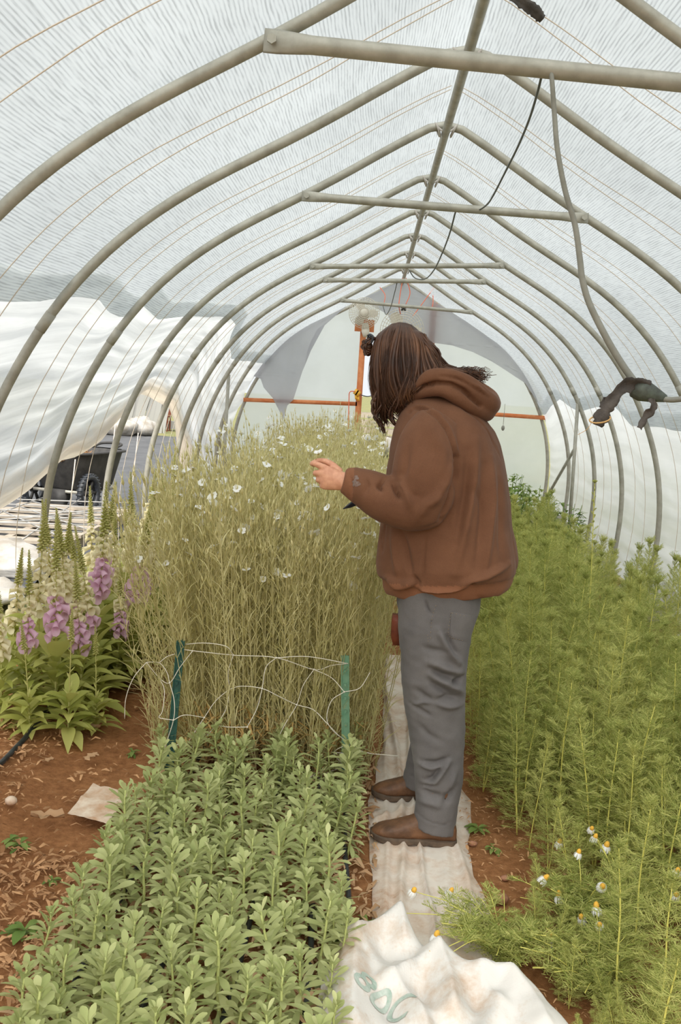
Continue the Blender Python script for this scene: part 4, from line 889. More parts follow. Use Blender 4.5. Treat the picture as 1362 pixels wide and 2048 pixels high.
def daisy(base, heads, seed, lab, grp):
    """A sprawling feathery plant whose flower stalks reach the given heads."""
    r = random.Random(seed); o = empty('chamomile', tuple(base), lab, 'plant', grp); mb = MB(); B = np.array(base)
    for hd in heads:
        t_ = np.array(hd)-B; P = catmull([np.zeros(3), t_*.45+np.array([0, 0, .05]), t_], 6); mb.tube(P, np.linspace(.0022, .0011, len(P)), 4, m=1)
        for k in range(13):
            i = int((.05+.75*k/13)*(len(P)-1)); a = r.uniform(0, 6.28); d = np.array([math.cos(a), math.sin(a), r.uniform(.0, .9)]); frond(mb, r, P[i], d, r.uniform(.045, .075), np.array([-math.sin(a), math.cos(a), 0]), .3, 6)
    for k in range(30):
        a = r.uniform(0, 6.28); t_ = np.array([math.cos(a)*r.uniform(.06, .22), math.sin(a)*r.uniform(.06, .18), r.uniform(.05, .15)]); P = catmull([np.zeros(3), t_*.5+np.array([0, 0, .03]), t_], 4); mb.tube(P, .0013, 4, m=1)
        for j in range(9):
            p = P[int((.1+.9*j/9)*(len(P)-1))]; a2 = r.uniform(0, 6.28); frond(mb, r, p, np.array([math.cos(a2), math.sin(a2), r.uniform(0, .9)]), r.uniform(.045, .08), np.array([-math.sin(a2), math.cos(a2), 0]), .3, 6)
    mb.build('foliage', [M['dill'], M['dillstem']], o)
    for hd in heads:
        f = link('flower_head', HEAD[r.randrange(3)], o); f.location = tuple(np.array(hd)-B); f.rotation_euler = (r.gauss(.1, .3), r.gauss(0, .3), r.uniform(0, 6)); s_ = r.uniform(.95, 1.25); f.scale = (s_,)*3; f['label'] = 'white flower with a yellow cone'
FH = [(1119, 1685, 2.9), (1157, 1706, 2.8), (1090, 1757, 2.75), (1118, 1792, 2.7), (1163, 1836, 2.6), (1205, 1773, 2.65), (1190, 1675, 2.9), (1183, 1658, 2.92), (1213, 1692, 2.88), (1199, 1850, 2.5), (1100, 1878, 2.5), (1355, 1742, 2.5), (1352, 1790, 2.5), (1193, 1815, 2.6)]
FL = [(798, 1825, 2.62), (827, 1782, 2.68), (873, 1872, 2.46), (858, 1912, 2.36), (884, 1917, 2.34), (901, 1783, 2.7)]
daisy((.70, 2.72, 0), [gy(*h) for h in FH[:6]], 51, 'chamomile plant with the most yellow coned white flowers, beside the soil strip', None)
daisy((.84, 2.78, 0), [gy(*h) for h in FH[6:9]], 52, 'chamomile plant with three white flowers just behind the densest flower group', None)
daisy((.68, 2.42, 0), [gy(*h) for h in (FH[9], FH[10], FH[13])], 53, 'low chamomile plant with few flowers between tarp and feathery bed', None)
daisy((.98, 2.45, 0), [gy(*h) for h in FH[11:13]], 54, 'chamomile plant with two flowers at the right edge of the picture', None)
daisy((.46, 2.56, 0), [gy(*h) for h in FL], 55, 'sprawling chamomile plant leaning over the white runner', None)
for i, (x, y) in enumerate([(.56, 2.5), (.60, 2.36), (.70, 2.28), (.80, 2.18), (.56, 2.62), (.66, 2.54), (.76, 2.5), (.62, 2.2), (.74, 2.06), (.88, 2.1), (.84, 2.32), (.72, 2.62), (.60, 2.74)]):
    place_dill(x, y, r.uniform(.24, .34), 'short bushy feathery plant by the tarp at the near corner of the right bed', 'short feathery plants by the tarp', 4 if i % 2 else 2, .22)

r = random.Random(97)
for k in range(46):
    y = r.uniform(1.95, 2.85); x = r.uniform(.52 if y > 2.35 else .58, 1.25)
    if x < .56 and y > 2.62: continue
    place_dill(x, y, r.uniform(.36, .6)*np.interp(x, [.95, 1.15], [.55, 1]), 'short bushy feathery plant by the tarp at the near corner of the right bed', 'short feathery plants by the tarp', 4 if k % 2 else 2, .25)
# --- foxgloves
def bell_mesh(seed, L, Wd):
    mb = MB(); n = 9; R_ = []
    for q, w_ in ((0, .25), (.08, .5), (.3, .7), (.6, .85), (.85, .95), (1.0, 1.25)):
        R_.append([(L*q, Wd*w_*math.cos(a), Wd*w_*math.sin(a)*(1.0)-.25*L*q*q+(-.16*L if q == 1 and math.sin(a) < 0 else 0)*(-math.sin(a))) for a in np.linspace(0, 2*math.pi, n, endpoint=False)])
    mb.rings(R_, cap=False); return mb
def bells():
    out = {}
    for nm, m in (('w', 'bellw'), ('p', 'bellp')):
        for sz, L, Wd in (('s', .022, .0062), ('m', .040, .0115), ('l', .058, .0175)): out[nm+sz] = bell_mesh(1, L, Wd).mesh('bell', M[m])
    return out
BELL = bells()
def fox_parts(seed, h):
    r = random.Random(seed); lf = MB(); N = 26
    for k in range(N):
        a = k*2.399+r.gauss(0, .2); L = r.uniform(.16, .27); z0 = .02+.26*(k/N)**1.3; el = .35+.55*k/N+r.gauss(0, .12); d = np.array([math.cos(a)*math.cos(el), math.sin(a)*math.cos(el), math.sin(el)]); out = np.array([math.cos(a), math.sin(a), 0]); W = L*.16*r.uniform(.85, 1.2); cv = r.uniform(.35, .75); p = np.array([0, 0, z0])
        pts = [p+d*L*q+(np.array([0, 0, -1])*.8+out*.2)*L*cv*q**2.2 for q in np.linspace(0, 1, 8)]
        lf.blade(pts, [W*v for v in (.22, .45, .82, 1.0, .95, .75, .42, .06)], np.array([-math.sin(a), math.cos(a), 0]), cup=.3)
    sp = MB(); n = 10; lx, ly = r.gauss(0, .03), r.gauss(0, .03)
    P = np.array([(lx*t*t, ly*t*t, h*t) for t in np.linspace(0, 1, n)]); sp.tube(P, np.linspace(.006, .0022, n), 6)
    top = []
    for k in range(95):
        t = .74+.26*(k/95); i = min(t*(n-1), n-1.001); p = P[int(i)]+(P[int(i)+1]-P[int(i)])*(i-int(i)); a = k*2.399; el = -.2+1.0*(k/95); d = np.array([math.cos(a)*math.cos(el), math.sin(a)*math.cos(el), math.sin(el)]); l_ = .026*(1.05-.75*k/95); w_ = .0062*(1.05-.7*k/95)
        sp.tube([p, p+d*l_*.5, p+d*l_], [w_*.6, w_, w_*.3], 4, cap=False)
    for k in range(16):
        t = .30+.4*k/16; i = t*(n-1); p = P[int(i)]+(P[int(i)+1]-P[int(i)])*(i-int(i)); a = k*2.399; d = np.array([math.cos(a), math.sin(a), .8]); L = .075*(1-t); side_ = np.array([-math.sin(a), math.cos(a), 0]); sp.blade([p, p+d*L*.5, p+d*L], [.004, L*.16, .001], side_)
    return lf.mesh('leaves', M['fox']), sp.mesh('flower_spike', M['foxbud']), P
r = random.Random(41); FP = [fox_parts(400+i, h) for i, h in enumerate((.92, .82, .74, .88))]
def foxglove(x, y, s_, kind, lab, grp=None, i=None):
    i = r.randrange(4) if i is None else i; lv, sp, P = FP[i]; o = empty('foxglove', (x, y, gh(x, y)), lab, 'plant', grp, r.uniform(0, 6.28)); o.scale = (s_,)*3; o.rotation_euler = (r.gauss(0, .05), r.gauss(0, .05), o.rotation_euler[2])
    link('leaves', lv, o); link('flower_spike', sp, o)
    if kind == '-': return o
    n = len(P); NB = 26
    for k in range(NB):
        t = .44+.34*k/NB; ii = t*(n-1); p = P[int(ii)]+(P[int(ii)+1]-P[int(ii)])*(ii-int(ii)); a = k*2.399+r.gauss(0, .2); sz = 'l' if k < 10 else ('m' if k < 21 else 's'); col = 'p' if (kind == 'p' and k < 14) or (kind == 'm' and k < 6) else 'w'
        f = link('bell', BELL[col+sz], o); f.location = tuple(p); f.rotation_euler = (0, R(18-24*(k/NB))+r.gauss(0, .12), a)
        if col == 'p': f['label'] = 'pink bell flower'
    return o
FX = [(40, 1440, 4.15, 'p', .82), (110, 1440, 4.2, 'p', .95), (165, 1420, 4.3, 'p', .92), (75, 1420, 4.5, 'w', 1.02), (140, 1400, 4.6, 'm', 1.05), (200, 1400, 4.5, 'm', .88), (20, 1400, 4.6, 'w', .9), (230, 1380, 4.7, 'p', .8), (60, 1480, 3.95, '-', .6), (135, 1490, 3.95, '-', .62), (0, 1440, 4.1, 'w', .75), (190, 1470, 4.05, '-', .55)]
lab_k = {'p': 'foxglove with pink lower bells at the near end of the left bed', 'w': 'foxglove with cream bells in the left flower bed', 'm': 'foxglove with a few pink bells beside the trail in the left bed', '-': 'leafy foxglove without flowers at the foot of the left bed'}
FXL = ['pink foxglove nearest the left edge of the left bed', 'pink foxglove in the middle of the front row of the left bed', 'pink foxglove at the trail side of the front row', 'tall cream foxglove behind the leftmost pink ones', 'tallest foxglove with pink lowest bells, behind the front row',
 'foxglove with few pink bells at the trail side, behind the front row', 'cream foxglove at the far left behind the front row', 'short pink foxglove next to the tall bed', 'leafy foxglove without flowers at the very front, left of centre', 'leafy foxglove without flowers at the front corner above the trail', 'short cream foxglove cut by the left edge of the picture', 'small leafy foxglove without flowers beside the trail']
for (px, py, y, k, s_), lb in zip(FX, FXL):
    x = gy(px, py, y)[0]; foxglove(x, y, s_, k, lb, 'foxgloves in the front of the left bed')
for y in np.arange(4.85, 8.6, .24):
    for k in range(3):
        x = max(-1.60, -1.12-.19*k-.02*(y-4.8)+r.gauss(0, .05)); kk = 'p' if 4.8 < y < 5.2 and k < 2 else 'w'
        foxglove(x, y+r.gauss(0, .06), r.uniform(.78, 1.08), kk, 'foxglove with cream bells farther back in the left bed' if kk == 'w' else 'foxglove with pink bells next to the tall bed, farther back', 'foxgloves farther back '+kk)
# dark leafy shrubs at the far end of the right bed, small weeds on the bare soil
def weed_mesh(seed, L, n, up_):
    r = random.Random(seed); mb = MB()
    for k in range(n):
        a = k*2.399+r.gauss(0, .3); el = up_*r.uniform(.3, 1.3); l_ = L*r.uniform(.5, 1.1); d = np.array([math.cos(a)*math.cos(el), math.sin(a)*math.cos(el), math.sin(el)]); W = l_*.2; z = r.uniform(0, .02)
        mb.blade([np.array([0, 0, z])+d*l_*q+np.array([0, 0, -1])*l_*.5*q*q for q in np.linspace(0, 1, 6)], [W*v for v in (.15, .5, .9, 1, .7, .1)], np.array([-math.sin(a), math.cos(a), 0]), cup=.25)
    return mb.mesh('weed', M['weed'])
WD = [weed_mesh(i, .06, 11, .5) for i in range(3)]
for px, py, s_, lab in [(955, 1665, 1.0, 'small flat weed right of the near boot'), (985, 1700, .8, 'small weed on the soil strip behind the flat one'), (22, 1680, .7, 'little weed at the left edge of the trail'), (50, 1870, 1.3, 'weed clump on the wood chips at the lower left'), (105, 1760, .6, 'tiny weed on the wood chips left of the young plants'), (265, 1505, .7, 'small weed at the trail edge by the dark stake'), (960, 1545, 1.0, 'dark weed at the right edge of the runner behind the man'), (40, 1690, .9, 'weed with a long leaf on the trail edge'), (735, 1850, .9, 'weed beside the near left edge of the runner'), (670, 1880, 1.0, 'weed in the bare soil left of the tarp'), (640, 1840, .8, 'weed by the drip hose near the tarp'), (1005, 1560, 1.3, 'bushy weed below the feathery plants')]:
    c = gz(px, py); o = link('weed', WD[r.randrange(3)]); o.location = (c[0], c[1], gh(c[0], c[1])); o.scale = (s_,)*3; o.rotation_euler = (0, 0, r.uniform(0, 6)); tag(o, lab, 'weed')
def shrub_mesh(seed):
    r = random.Random(seed); mb = MB()
    for k in range(340):
        a = r.uniform(0, 6.28); q = r.random()**.5; z = r.random(); p = np.array([.24*q*math.cos(a)*(1-.4*z), .24*q*math.sin(a)*(1-.4*z), .06+.55*z*(1-.3*q)]); d = np.array([math.cos(a), math.sin(a), r.uniform(-.2, .9)]); L = r.uniform(.04, .075)
        mb.blade([p, p+d*L*.5, p+d*L+np.array([0, 0, -.3*L])], [.004, L*.28, .002], np.array([-math.sin(a), math.cos(a), 0]), cup=.2)
    for k in range(9):
        a = k*.7; mb.tube([(0, 0, 0), (.08*math.cos(a), .08*math.sin(a), .3), (.13*math.cos(a), .13*math.sin(a), .55)], [.006, .004, .002], 4)
    return mb.mesh('leafy_shrub', M['weed'])
SH = [shrub_mesh(i) for i in range(2)]
for i, (x, y, s_) in enumerate([(1.0, 8.9, 1.25), (1.35, 9.3, 1.3), (1.7, 9.9, 1.2), (1.1, 10.1, 1.35), (1.5, 10.6, 1.3), (.95, 7.9, 1.1), (1.8, 8.9, 1.1), (.85, 9.6, 1.2)]):
    o = link('leafy_shrub', SH[i % 2]); o.location = (x, y, 0); o.scale = (s_,)*3; o.rotation_euler = (0, 0, i*1.3); tag(o, 'dark green broad leaved plant at the far end of the right bed', 'plant', 'broad leaved plants at the far right')
# ------------------------------------------------------------------ the person
PO = np.array([.25, 3.38, 0.0])
def remesh(mb, vox, smooth_it=6, sm=.5):
    """Fuse overlapping closed shapes into one continuous skin; returns vertex array and faces."""
    me = mb.mesh('tmp', []); o = bpy.data.objects.new('tmp', me); COL.objects.link(o)
    md = o.modifiers.new('r', 'REMESH'); md.mode = 'VOXEL'; md.voxel_size = vox; md.use_smooth_shade = True
    m2 = o.modifiers.new('s', 'SMOOTH'); m2.factor = sm; m2.iterations = smooth_it
    dg = bpy.context.evaluated_depsgraph_get(); dg.update(); ev = bpy.data.meshes.new_from_object(o.evaluated_get(dg))
    V = np.zeros(len(ev.vertices)*3); ev.vertices.foreach_get('co', V); V = V.reshape(-1, 3); N = np.zeros(len(ev.vertices)*3); ev.vertices.foreach_get('normal', N); N = N.reshape(-1, 3)
    Fs = [tuple(p.vertices) for p in ev.polygons]
    COL.objects.unlink(o); bpy.data.objects.remove(o); bpy.data.meshes.remove(me); bpy.data.meshes.remove(ev)
    return V, N, Fs
def segd(V, a, b):
    """Distance of vertices to a segment seen from the side (x, z)."""
    a = np.array([a[0], a[2]]); b = np.array([b[0], b[2]]); d = b-a; P = V[:, [0, 2]]
    t = np.clip(((P-a)@d)/(d@d), 0, 1); return np.linalg.norm(P-a-t[:, None]*d, axis=1), t
def crease(V, N, pts, y, amp, w, near=True, taper=True):
    Q = [gy(px, py, y) for px, py in pts]; D = np.zeros(len(V)); n = len(Q)-1
    side = np.clip(-N[:, 1]*1.6+.25, 0, 1) if near else 1.0
    amp = amp*2.3; w = w*.85
    best = np.full(len(V), 9.0); tt = np.zeros(len(V))
    for i in range(n):
        d, t = segd(V, Q[i], Q[i+1]); k = d < best; best[k] = d[k]; tt[k] = (i+t[k])/n
    D = amp*np.exp(-(best/w)**2)*side
    if taper: D *= np.clip(np.sin(np.pi*np.clip(tt, .04, .96))**.6, 0, 1)
    return D
def vnoise(V, sc, seed=0.0): return np.array([noise.noise(Vector((v[0]*sc[0]+seed, v[1]*sc[1], v[2]*sc[2]))) for v in V])
def finish(name, V, Fs, mat, parent, smooth=True):
    mb = MB(); mb.v = [tuple(v) for v in (V-PO)]; mb.f = Fs; mb.m = []
    return link(name, mb.mesh(name, mat, smooth), parent)
def limb(mb, pts, rad, n=16, sub=5):
    """Smooth tapering round limb; rad is one radius or (r in plane, r across) per point."""
    P = catmull(pts, sub); Rr = np.array([(r, r) if np.ndim(r) == 0 else r for r in rad], float); t = np.linspace(0, len(pts)-1, len(P)); ra = np.interp(t, range(len(pts)), Rr[:, 0]); rb = np.interp(t, range(len(pts)), Rr[:, 1])
    T = np.gradient(P, axis=0); T /= np.linalg.norm(T, axis=1)[:, None]; rings = []
    for p, tg, a, b in zip(P, T, ra, rb):
        s_ = np.array([0, 1.0, 0]); s_ = s_-tg*(s_@tg); s_ /= np.linalg.norm(s_); u = np.cross(s_, tg)
        rings.append([p+u*a*math.cos(k)+s_*b*math.sin(k) for k in np.arange(n)*2*math.pi/n])
    mb.rings(rings)

def skinmat():
    t = NT('skin'); b = t.n('ShaderNodeBsdfPrincipled', inp={'Roughness': .5, 'Subsurface Weight': .12, 'Subsurface Scale': .01}); b.inputs['Subsurface Radius'].default_value = (1, .35, .2)
    n1 = t.noise(60, 4, .6, t.coords()); r = t.ramp(n1, 'Fac', [(.3, lin((198, 138, 108))), (.7, lin((222, 166, 134)))]); t.l(r, 'Color', b, 'Base Color')
    t.l(b, 0, t.out, 'Surface'); return t.m
def cloth(name, c, c2, weave, bump, sheen):
    t = NT(name); b = t.n('ShaderNodeBsdfPrincipled', inp={'Roughness': .9, 'Specular IOR Level': .15, 'Sheen Weight': sheen, 'Sheen Roughness': .4}); co = t.coords()
    n1 = t.noise(7, 5, .6, co); n2 = t.noise(weave, 3, .6, co); r = t.ramp(n1, 'Fac', [(.3, lin(c)), (.7, lin(c2))]); r2 = t.ramp(n2, 'Fac', [(.3, (.84, .84, .84)), (.7, (1, 1, 1))])
    m = t.n('ShaderNodeMixRGB', blend_type='MULTIPLY', inp={0: 1.0, 1: (r, 'Color'), 2: (r2, 'Color')}); t.l(m, 0, b, 'Base Color')
    bp = t.n('ShaderNodeBump', inp={'Strength': bump, 'Distance': .003}); t.l(n2, 'Fac', bp, 'Height'); t.l(bp, 'Normal', b, 'Normal'); t.l(b, 0, t.out, 'Surface'); return t.m
M['skin'] = skinmat()
M['hoodie'] = cloth('brown_fleece', (104, 70, 51), (122, 84, 62), 380, .25, .06)
M['rib'] = cloth('brown_ribbing', (124, 82, 58), (138, 93, 68), 420, .3, .05)
M['jeans'] = cloth('grey_canvas', (96, 92, 91), (114, 109, 107), 520, .25, .08)
M['boot'] = plain('worn_brown_leather', (84, 60, 44), .55, (120, 84, 58), 16, .25, bscale=70, spec=.35)
M['sole'] = plain('dark_rubber_sole', (70, 58, 48), .8, (100, 82, 66), 30, .2)

def torso_ring(z, xf, xb, b, yaw, tilt, n=40, sq=2.4, yc=3.385):
    h = (xb-xf)/2; xc = (xf+xb)/2; sn, cs = math.sin(R(yaw)), math.cos(R(yaw)); a = math.sqrt(max(h*h-(b*sn)**2, .0016))/cs; out = []
    for k in range(n):
        t = 2*math.pi*k/n; c, s_ = math.cos(t), math.sin(t); u = a*math.copysign(abs(c)**(2/sq), c); v = b*math.copysign(abs(s_)**(2/sq), s_)
        x = u*cs+v*sn*1.0; y = -u*sn+v*cs    # back (+u) turned a little towards -y
        out.append((xc+x, yc+y, z+tilt*x))
    return out
# ---- body (continuous skin under the clothes)
bd = MB()
HCN = np.array([.098, 3.40, 1.600]); nod = R(24); fv = np.array([-math.cos(nod), .10, -math.sin(nod)]); fv /= np.linalg.norm(fv); sv = np.array([fv[1], -fv[0], 0]); sv /= np.linalg.norm(sv); uv_ = np.cross(sv, fv); uv_ = uv_ if uv_[2] > 0 else -uv_
HR = np.stack([fv, sv, uv_], 1)
def hp_(f, s_, u): return HCN+HR@np.array([f, s_, u])
bd.ball(hp_(-.005, 0, .02), (.096, .074, .092), 24, 16, rot=HR); bd.ball(hp_(.03, 0, -.04), (.060, .056, .078), 20, 14, rot=HR)
bd.ball(hp_(.058, 0, -.098), (.026, .024, .020), 12, 8, rot=HR); bd.ball(hp_(.082, 0, .012), (.014, .05, .012), 12, 8, rot=HR)
limb(bd, [hp_(.088, 0, .005), hp_(.104, 0, -.025), hp_(.094, 0, -.036)], [.009, .014, .008], 10)
bd.ball(hp_(.084, 0, -.066), (.010, .022, .006), 10, 6, rot=HR); bd.ball(hp_(.082, 0, -.078), (.010, .019, .007), 10, 6, rot=HR)
for sg in (-1, 1):
    bd.ball(hp_(-.012, sg*.074, -.012), (.022, .010, .032), 10, 8, rot=HR); bd.ball(hp_(.052, sg*.036, -.028), (.024, .022, .018), 10, 8, rot=HR)
limb(bd, [hp_(-.015, 0, -.07), (.165, 3.395, 1.47), (.22, 3.39, 1.40)], [.058, .060, .075])
bd.rings([torso_ring(z, a, b_, w_, yw, 0, 28) for z, a, b_, w_, yw in ((.80, .15, .40, .155, 8), (.90, .14, .42, .16, 10), (1.0, .12, .42, .15, 12), (1.12, .11, .41, .155, 15), (1.25, .11, .41, .17, 18), (1.35, .12, .40, .18, 20), (1.42, .14, .37, .15, 20), (1.46, .17, .31, .08, 20))])
NA = [(.20, 3.215, 1.395), (.19, 3.165, 1.27), (.192, 3.140, 1.16), (.10, 3.140, 1.158), (.0, 3.158, 1.188), (-.062, 3.172, 1.205)]
FA = [(.30, 3.575, 1.40), (.315, 3.615, 1.26), (.30, 3.625, 1.14), (.20, 3.58, 1.125), (.12, 3.525, 1.12), (.06, 3.49, 1.12)]
for A in (NA, FA): limb(bd, A, [.058, .050, .044, .042, .034, (.030, .022)])
def hand(W, D, NRM, up_):
    """A loosely closed hand: W wrist, D towards the knuckles, NRM the palm side, up_ the thumb side."""
    fr = lambda d, n, u: np.array(W)+np.array(D)*d+np.array(NRM)*n+np.array(up_)*u
    rings = []
    for d, hu, hn, cu, cn in ((-.005, .028, .020, 0, 0), (.02, .031, .020, 0, 0), (.045, .037, .018, .004, -.002), (.068, .041, .016, .007, -.004), (.080, .037, .011, .007, -.002)):
        rings.append([fr(d, cn+hn*math.sin(t), cu+hu*math.cos(t)) for t in np.arange(18)*2*math.pi/18])
    bd.rings(rings)
    for ch, rr in (([(.068, -.006, .038), (.103, .002, .046), (.112, .028, .042), (.103, .045, .038)], (.0105, .0095, .0088, .0075)), ([(.072, -.008, .019), (.100, .008, .016), (.091, .034, .012), (.072, .038, .010)], (.0105, .0098, .009, .0078)),
                   ([(.069, -.007, .000), (.090, .010, -.006), (.079, .033, -.009), (.062, .035, -.009)], (.0100, .0092, .0085, .0075)), ([(.062, -.004, -.017), (.078, .010, -.024), (.068, .027, -.025), (.055, .028, -.024)], (.0090, .0080, .0075, .0066)),
                   ([(.018, .012, .026), (.050, .020, .048), (.080, .024, .056), (.108, .030, .050)], (.0125, .0115, .0100, .0080))):
        limb(bd, [fr(*c) for c in ch], rr, 10, 4)
hand((-.062, 3.174, 1.206), (-1, 0, .04), (0, 1, 0), (0, 0, 1))
hand((.06, 3.49, 1.12), (-.96, -.26, 0), (-.26, .96, 0), (0, 0, 1))
LEGN = [(.285, 3.30, .86), (.268, 3.265, .72), (.268, 3.25, .56), (.285, 3.245, .45), (.302, 3.24, .33), (.315, 3.225, .18), (.322, 3.215, .08)]
LEGF = [(.275, 3.46, .86), (.285, 3.50, .72), (.288, 3.525, .56), (.295, 3.54, .45), (.305, 3.55, .33), (.298, 3.56, .18), (.290, 3.562, .08)]
for L_ in (LEGN, LEGF):
    limb(bd, L_, [.095, .085, .072, .060, .054, .042, .036])
    x, y, _ = L_[-1]; limb(bd, [(x+.03, y, .05), (x-.05, y, .05), (x-.15, y, .035)], [.035, (.035, .036), (.018, .032)])
V, N, Fs = remesh(bd, .0042, 3)
person = finish('person', V, Fs, M['skin'], None); person.location = tuple(PO)
tag(person, 'man with long brown hair and brown hoodie looking down at his hand', 'person')

# ---- hooded jacket
hd = MB(); TL = .05
hd.rings([torso_ring(z, a, b_, w_, yw, tl, 48) for z, a, b_, w_, yw, tl in ((.842, .098, .508, .215, 8, .10), (.862, .088, .522, .225, 9, .10), (.892, .084, .528, .230, 9, .09), (.905, .066, .535, .245, 10, .08), (.94, .060, .537, .252, 11, .06), (1.0, .061, .527, .250, 12, .04), (1.07, .064, .508, .247, 14, .02), (1.15, .068, .497, .243, 16, 0), (1.23, .073, .483, .240, 18, -.03), (1.30, .080, .464, .238, 19, -.06), (1.36, .090, .445, .226, 20, -.10), (1.41, .104, .422, .200, 20, -.13), (1.45, .122, .392, .160, 20, -.15), (1.485, .140, .350, .110, 20, -.15), (1.51, .155, .315, .085, 20, -.1))])
limb(hd, [(.215, 3.225, 1.405), (.192, 3.180, 1.34), (.182, 3.150, 1.25), (.188, 3.138, 1.175), (.150, 3.132, 1.148), (.08, 3.138, 1.160), (.01, 3.155, 1.188), (-.035, 3.168, 1.203), (-.050, 3.171, 1.207)], [.072, .094, .102, .093, .083, .077, .064, .052, .047], 24)
limb(hd, [(-.030, 3.168, 1.203), (-.050, 3.171, 1.206), (-.064, 3.173, 1.207), (-.070, 3.173, 1.208)], [.050, .046, .041, .036], 24)
limb(hd, [(.30, 3.545, 1.405), (.315, 3.60, 1.34), (.315, 3.635, 1.25), (.305, 3.645, 1.17), (.26, 3.625, 1.14), (.19, 3.575, 1.13), (.13, 3.53, 1.122), (.075, 3.497, 1.12), (.06, 3.49, 1.12)], [.072, .094, .10, .092, .08, .07, .055, .044, .04], 20)
V, N, Fs = remesh(hd, .0058, 4)
D = .005*vnoise(V, (7, 7, 3.5), 1)+.004*vnoise(V, (16, 16, 6), 5)-.006*np.clip(1-np.abs(vnoise(V, (9, 9, 3.2), 21))*7, 0, 1)*np.clip(vnoise(V, (4, 4, 4), 31)*3+.5, 0, 1)
seam = [(820, 826), (831, 817), (851, 820), (874, 835), (891, 858), (901, 884), (909, 914)]
D += crease(V, N, seam, 3.17, -.0050, .0045, taper=False); D += crease(V, N, [(x+5, y-5) for x, y in seam], 3.17, .0028, .006, taper=False)
for pts, a, w_ in (([(909, 914), (907, 950), (893, 1000), (878, 1032)], -.014, .010), ([(768, 954), (756, 967), (763, 976)], -.010, .007), ([(785, 960), (790, 975), (798, 991)], -.012, .006), ([(798, 955), (812, 985), (820, 1010)], .006, .012), ([(730, 950), (735, 965), (728, 985)], -.004, .008), ([(700, 945), (704, 965), (700, 988)], -.004, .006),
                   ([(835, 1025), (850, 1000), (880, 985)], .006, .016), ([(860, 1000), (885, 960), (898, 920)], .006, .014), ([(850, 840), (880, 900), (880, 960)], .004, .02), ([(815, 880), (808, 930), (800, 955)], -.004, .012),
                   ([(952, 880), (945, 960), (928, 1050), (908, 1140)], .008, .016), ([(934, 900), (928, 980), (908, 1080)], -.006, .016), ([(985, 915), (985, 1000), (975, 1080), (965, 1150)], .007, .014), ([(968, 930), (962, 1040), (948, 1130)], -.006, .014), ([(1000, 940), (1003, 1040), (1000, 1120)], -.004, .012),
                   ([(800, 1055), (812, 1100), (822, 1150)], -.007, .012), ([(785, 1060), (790, 1110), (795, 1155)], .006, .012), ([(850, 1060), (846, 1120), (846, 1165)], -.0028, .004), ([(763, 1065), (761, 1090), (764, 1112)], -.012, .004),
                   ([(775, 1160), (800, 1168), (830, 1160)], .012, .012), ([(835, 1168), (850, 1172), (900, 1172), (930, 1165)], .012, .011), ([(828, 1150), (838, 1168)], -.010, .008), ([(925, 1160), (945, 1152), (985, 1140), (1018, 1130)], .010, .012), ([(935, 1165), (945, 1158)], -.010, .007)):
    D += crease(V, N, pts, 3.17 if pts[0][1] < 1045 and pts[0][0] < 915 else 3.2, a, w_)
V2 = V+N*D[:, None]
# the ribbed hem and cuff get their own mesh faces with ribbing
mbx = MB(); mbx.v = [tuple(v) for v in V2-PO]; mbx.f = Fs
C_ = np.array([V2[list(f)].mean(0) for f in Fs]); hem = (C_[:, 2] < .898+.09*(C_[:, 0]-.30)) & (C_[:, 2] < 1.0); cuff = (C_[:, 0] < -.036) & (C_[:, 2] > 1.05)
mbx.m = [1 if (h or c) else 0 for h, c in zip(hem, cuff)]
hoodie = link('hoodie', mbx.mesh('hoodie', [M['hoodie'], M['rib']]), person)
# faint worn print near the cuff
hq = MB(); c = gy(714, 962, 3.118)
hq_t = [(-.012, .012), (-.004, .016), (.004, .006), (.010, .010), (.012, -.004), (.004, -.014), (-.004, -.012), (-.008, -.002)]
bvj = BVHTree.FromPolygons([Vector(v) for v in V2], Fs)
def onjacket(px, py, off=.0012):
    d = ray(px, py); h = bvj.ray_cast(Vector(CP), Vector(d)); return np.array(h[0])-np.array(d)/np.linalg.norm(d)*off if h[0] else gy(px, py, 3.12)
for cx, cy, k in ((712, 955, 0), (715, 968, 1), (709, 966, 2)):
    pts = [onjacket(cx+5*math.cos(a)*(1+.4*math.sin(3*a+k)), cy+6*math.sin(a)*(1+.3*math.cos(2*a+k))) for a in np.linspace(0, 2*math.pi, 14, endpoint=False)]
    hq.add([p-PO for p in [onjacket(cx, cy)]+pts], [(0, i+1, (i+1) % 14+1) for i in range(14)])
o = hq.build('worn_print', plain('faded_grey_print', (128, 112, 104), .9, (112, 84, 70), 90), hoodie); o['label'] = 'faded grey print on the sleeve'
# hood folded back over the shoulders
hm = MB()
hpath = [(821, 797, 3.31), (837, 777, 3.285), (858, 756, 3.27), (890, 755, 3.26), (922, 766, 3.27), (950, 785, 3.29), (972, 805, 3.32)]
near = [gy(*p) for p in hpath]; backp = [gy(978, 808, 3.40)]; far = [np.array([p[0]+.02, 6.80-p[1], p[2]+.01]) for p in near[::-1]]
loop = near+backp+far; rr_ = [.014, .020, .026, .031, .036, .038, .040, .041, .040, .038, .036, .031, .026, .02, .014]
limb(hm, loop, rr_, 14, 5)
lo = [gy(826, 800, 3.31), gy(850, 785, 3.275), gy(885, 780, 3.255), gy(920, 797, 3.265), gy(950, 815, 3.29), gy(968, 822, 3.33), gy(972, 823, 3.40)]
loop2 = lo+[np.array([p[0]+.02, 6.80-p[1], p[2]+.01]) for p in lo[-2::-1]]
limb(hm, loop2, [.012, .018, .023, .028, .031, .033, .034, .033, .031, .028, .023, .018, .012], 12, 5)
